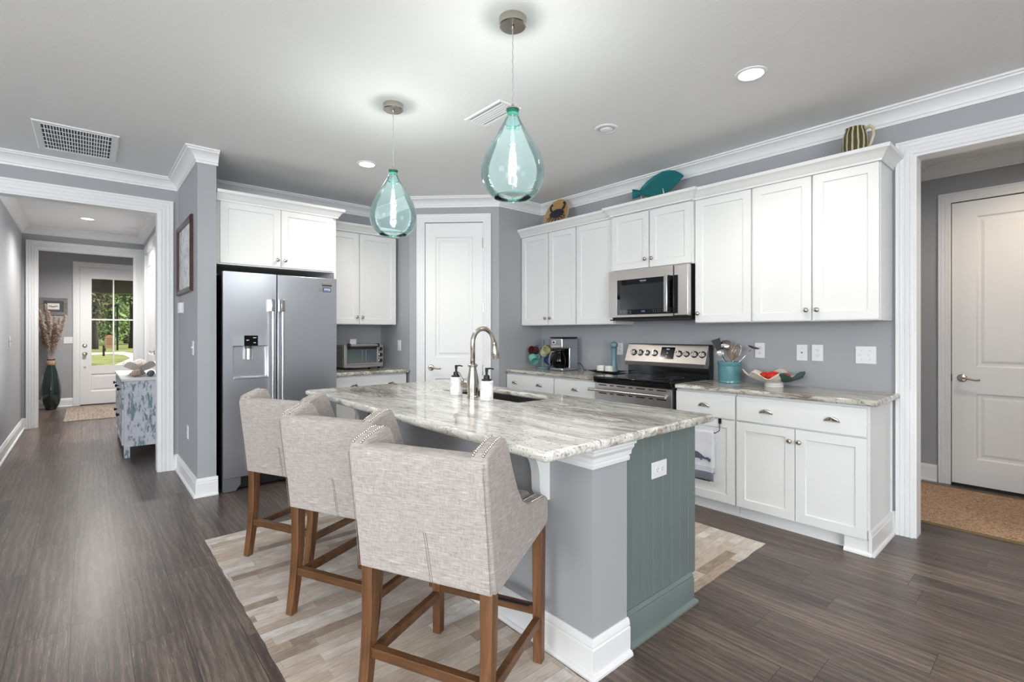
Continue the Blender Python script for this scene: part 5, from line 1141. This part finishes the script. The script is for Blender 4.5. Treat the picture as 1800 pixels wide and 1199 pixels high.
for dx, dy, top, lab in PL:
    t = thing('pampas_plume', lab, 'pampas grass', (VX, VY, .80), 0, 'pampas plumes in the green glass vase')
    b0 = Vector((VX+dx*.08, VY+dy*.08, .80)); b1 = Vector((VX+dx*1.25, VY+dy*1.1, top)); bend = Vector((dx*.35, dy*.3, 0))
    def at(k): return b0.lerp(b1, k)+bend*(k*k-.0*k)*.35
    bm = B(); tube(bm, [at(k/8) for k in range(8)], .0022, 6); obj('stem', bm, P_pamp, t)
    bm = B()
    for i in range(650):
        k = .30+.70*random.random(); p = at(k); wdt = .064*math.sin(PI*min(1, (k-.28)/.76))**.7+.006
        a = random.uniform(0, 2*PI); d = Vector((math.cos(a), math.sin(a), random.uniform(-.1, 1.0))).normalized(); q = p+d*wdt*random.uniform(.5, 1.1); q.z -= random.uniform(0, .012)
        s_ = Vector((-math.sin(a), math.cos(a), .2))*.0052; m_ = p.lerp(q, .6)+Vector((0, 0, .008))
        v = [bm.verts.new(x) for x in (p, m_-s_, q, m_+s_)]; bm.faces.new(v)
    obj('plume', bm, P_pamp, t, dedup=False)

# ---------------------------------------------------------------- dresser with shells
t = thing('painted_dresser', 'distressed white and teal painted dresser in the hall', 'dresser', (.47, 7.1, 0))
obj('body', boxes((.288, .650, 6.42, 7.86, .115, .795)), M_dist, t, bevel=.004)
for x in (.290, .605):
    for y in (6.422, 7.80): bm = B(); box(bm, x, x+.05, y, y+.055, .001, .1145); obj('leg', bm, M_dist, t, bevel=.003)
bm = B(); box(bm, .266, .655, 6.395, 7.885, .796, .824); obj('top', bm, M_dtop, t, bevel=.006, segs=3)
DF = FX(.2875)
for a0, a1, z0, z1 in ((6.44, 6.90, .62, .78), (6.91, 7.37, .62, .78), (7.38, 7.84, .62, .78), (6.44, 6.90, .13, .61), (6.91, 7.37, .13, .61), (7.38, 7.84, .13, .61)):
    bm = B()
    paneled(bm, DF, a0+.004, a1-.004, z0+.004, z1-.004, .014, [(a0+.05, a1-.05, z0+.035, z1-.035)], ((.004, .006),)); d = obj('drawer' if z0 > .5 else 'door', bm, M_dist, t)
    ka, kz = ((a0+a1)/2, .70) if z0 > .5 else (a1-.03 if a0 < 6.8 else a0+.03, .40)
    bm = B(); lathe(bm, [(.008, 0), (.007, .012), (.016, .018), (.017, .026), (.010, .032), (0, .033)], DF(ka, kz, .014), 16, (-1, 0, 0)); obj('knob', bm, plain('dark_iron', rgb(48, 44, 44), .4, .8), d, smooth='auto')
def shelltex(name, c1, c2):
    n = N(name); n.set(col=n.ramp(n.wave(n.obj(), 22, 5, 2, 2), [(.2, c1), (.7, c2)]), rough=.45); n.bump(n.wave(n.obj(), 60, 3), .2, .003); return n.m
P_sh1 = shelltex('pale_pink_shell', rgb(206, 190, 178), rgb(232, 224, 216)); P_sh2 = shelltex('tan_shell', rgb(150, 126, 110), rgb(206, 186, 170)); P_sh3 = shelltex('slate_shell', rgb(74, 80, 92), rgb(118, 124, 134))
t = thing('shell_bowl', 'pale clam-shaped bowl of shells on the dresser', 'bowl', (.46, 6.98, .825))
bm = B(); rows = []
for i in range(9):
    k = i/8; r = .05+.17*k; row = []
    for j in range(64):
        a = 2*PI*j/64; row.append(bm.verts.new((.46+r*.72*math.cos(a), 6.98+r*1.25*math.sin(a), .870+.075*k**1.6+.020*k*k*math.sin(5*a+.5)+.02*k*k*abs(math.sin(a)))))
    rows.append(row)
for a, b in zip(rows, rows[1:]):
    for j in range(64): bm.faces.new((a[j], a[(j+1) % 64], b[(j+1) % 64], b[j]))
bm.faces.new(rows[0]); o = obj('dish', bm, P_sh1, t, smooth=True); o.modifiers.new('thickness', 'SOLIDIFY').thickness = .008
bm = B(); lathe(bm, [(.060, 0), (.064, .004), (.052, .030), (.050, .042), (0, .042)], (.46, 6.98, .826), 28); obj('foot', bm, P_sh1, t, smooth='auto')
def conch(label, c, r, l, az, mat):
    bm = B(); pts = []; rad = []; d = Vector((math.cos(az), math.sin(az), .0))
    for i in range(15):
        k = i/14; pts.append(Vector(c)+d*(k-.5)*l+Vector((0, 0, r*.55*math.sin(PI*k)))); rad.append(max(.002, r*(math.sin(PI*min(1, k*1.15+.05))**.8)*(1+.14*math.cos(k*26))))
    tube(bm, pts, rad, 16); 
    lowz = min(v.co.z for v in bm.verts); bm.transform(Matrix.Translation((0, 0, .8255-lowz))) if c[2] < .84 else None
    o = obj('seashell', bm, mat, smooth=True); tag(o, label, 'seashell', 'seashells on the dresser')
conch('large tan seashell lying in front of the shell bowl', (.43, 6.66, .83), .036, .19, .4, P_sh2)
conch('dark slate seashell at the right of the tan one', (.53, 6.60, .83), .032, .13, 1.2, P_sh3)
conch('pale seashell resting inside the clam-shaped bowl', (.47, 6.98, .905), .034, .16, .9, P_sh2)

# ---------------------------------------------------------------- outdoors beyond the front door
M_lawn = N('lawn_grass'); _v = M_lawn.obj(); M_lawn.set(col=M_lawn.ramp(M_lawn.noise(_v, .5, 5, .65), [(.3, rgb(78, 92, 42)), (.5, rgb(122, 130, 66)), (.7, rgb(158, 158, 92))]), rough=.9); M_lawn = M_lawn.m
o = obj('ground_lawn', boxes((-70, 90, 14.3, 160, -.5, -.30)), M_lawn); o['kind'] = 'structure'
struct('porch_floor', boxes((-4, 5, 11.8, 14.3, -.30, -.06)), plain('porch_concrete', rgb(170, 164, 156), .8))
struct('porch_ceiling', boxes((-4, 5, 11.8, 14.6, 2.62, 2.72)), plain('porch_soffit', rgb(150, 138, 118), .7))
struct('porch_beam', boxes((-4, 5, 13.7, 13.95, 2.16, 2.62)), plain('porch_beam_paint', rgb(146, 132, 112), .7))
struct('house_front', boxes((-8, -1.5, 11.65, 11.8, -.4, 3.2), (1.82, 9, 11.65, 11.8, -.4, 3.2)), plain('house_siding', rgb(190, 188, 180), .7))
pth = [(-.05, 47.3), (2.4, 50.6), (2.62, 42.9), (1.45, 26.5), (.9, 26.7), (1.2, 31.4), (2.1, 40.2), (2.0, 44.2), (1.25, 47.8), (-.05, 48.3-2.4)]
bm = B(); prism(bm, [(-.05, 50.5), (2.3, 52.3), (3.1, 44.5), (2.6, 32), (2.2, 24), (.75, 24), (1.05, 31.0), (2.05, 38.5), (2.0, 44.0), (1.35, 47.6), (-.05, 46.2)], lambda a, b, d: (a, b, d), -.2995, -.285)
o = obj('garden_path', bm, plain('pale_concrete_path', rgb(214, 192, 176), .85)); o['kind'] = 'structure'
def leafmat(name, c1, c2):
    n = N(name); n.set(col=n.ramp(n.white(n.vmath('MULTIPLY', n.obj(), (1.3, 1.3, 1.3))), [(.1, c1), (.9, c2)]), rough=.6); return n.m
def tree(label, x, y, h0, h1, rx, tr, leaf, count, ls=.42, bark=None):
    t = thing('tree', label, 'tree', (x, y, -.3), 0, 'trees beyond the lawn')
    bm = B(); tube(bm, [(x, y, -.3), (x+.05, y, h0*.5), (x-.05, y, h0+.8), (x+.1, y, (h0+h1)/2)], [tr*1.25, tr, tr*.85, tr*.4], 12); obj('trunk', bm, plain('tree_bark', rgb(52, 42, 34), .9), t, smooth=True)
    bm = B(); cz = (h0+h1)/2; rz = (h1-h0)/2
    for i in range(count):
        while True:
            p = Vector((random.uniform(-1, 1), random.uniform(-1, 1), random.uniform(-1, 1)))
            if .35 < p.length < 1 and math.sin(p.x*7+x)*math.sin(p.z*8+y)*math.sin(p.y*7) > -.28: break
        c = Vector((x+p.x*rx, y+p.y*rx, cz+p.z*rz)); u = Vector((random.gauss(0, 1), random.gauss(0, 1), random.gauss(0, 1))).normalized(); w = u.orthogonal().normalized(); s_ = ls*random.uniform(.5, 1.1)
        bm.faces.new([bm.verts.new(q) for q in (c-u*s_*.5, c-w*s_*.24, c+u*s_*.5, c+w*s_*.24)])
    obj('foliage', bm, leaf, t, dedup=False)
LD = leafmat('dark_magnolia_leaf', rgb(44, 62, 26), rgb(112, 104, 66)); LM = leafmat('mid_green_leaf', rgb(50, 78, 30), rgb(108, 134, 62)); LB = leafmat('bright_green_leaf', rgb(68, 102, 40), rgb(134, 160, 80))
tree('dark leaved tree with reddish leaves at the left of the front door glass', .55, 63, 1.6, 11.0, 1.5, .28, LD, 2600)
tree('tree with the thick dark trunk at the right edge of the front door glass', 3.75, 64, 3.6, 12.0, 1.65, .42, LM, 2200)
tree('bright green tree far behind the wooden sign', 2.2, 78, -.2, 13.0, 2.8, .3, LB, 3200, .6)
tree('green tree far off behind the dark leaved tree', -.8, 86, -.2, 13.0, 3.2, .3, LM, 3000, .6)
tree('green tree far off behind the black lamp pole', 4.4, 92.5, -.2, 12.0, 3.0, .3, LM, 3200, .6)
tree('bright green tree far off at the right behind the thick trunk', 7.6, 84, -.2, 14.0, 3.0, .3, LB, 3000, .6)
tree('low hedge-like tree at the back of the lawn', 3.0, 105, .2, 6.5, 5.5, .3, leafmat('deep_green_leaf', rgb(40, 72, 28), rgb(84, 120, 48)), 3000, .6)  # darker green leaf colours for the hedge
t = thing('yard_sign', 'arched wooden sign standing on the lawn', 'sign', (1.4, 55.6, -.3))
SF = FY(55.6); P_sign = plain('terracotta_sign', rgb(176, 132, 104), .7)
bm = B(); prism(bm, [(1.21, -.05), (1.80, -.05), (1.80, .80)]+[(1.505+.295*math.cos(a), .80+.33*math.sin(a)) for a in [PI*i/14 for i in range(1, 14)]]+[(1.21, .80)], SF, 0, .10); obj('panel', bm, P_sign, t)
for k in range(5): bm = B(); tbox(bm, SF, 1.31, 1.70, .78-k*.13, .81-k*.13, .101, .105); obj('text_line', bm, plain('sign_ink', rgb(96, 66, 52), .7), t)
for x in (1.23, 1.78): bm = B(); box(bm, x-.03, x+.03, 55.52, 55.70, -.30, .80); obj('post', bm, M_mblack, t)
t = thing('lamp_pole', 'black lamp pole with a short arm on the lawn', 'lamp post', (2.10, 56.9, -.3))
bm = B(); box(bm, 2.03, 2.17, 56.83, 56.97, -.3, 3.85); obj('pole', bm, M_mblack, t)
bm = B(); box(bm, 1.45, 2.025, 56.84, 56.96, 3.68, 3.82); box(bm, 1.42, 1.60, 56.80, 57.0, 3.52, 3.68); obj('arm', bm, M_mblack, t)
bm = B(); box(bm, .82, .94, 43.6, 43.72, -.3, .45); tag(obj('bollard', bm, M_mblack, bevel=.02), 'small black bollard in front of the wooden sign', 'bollard')
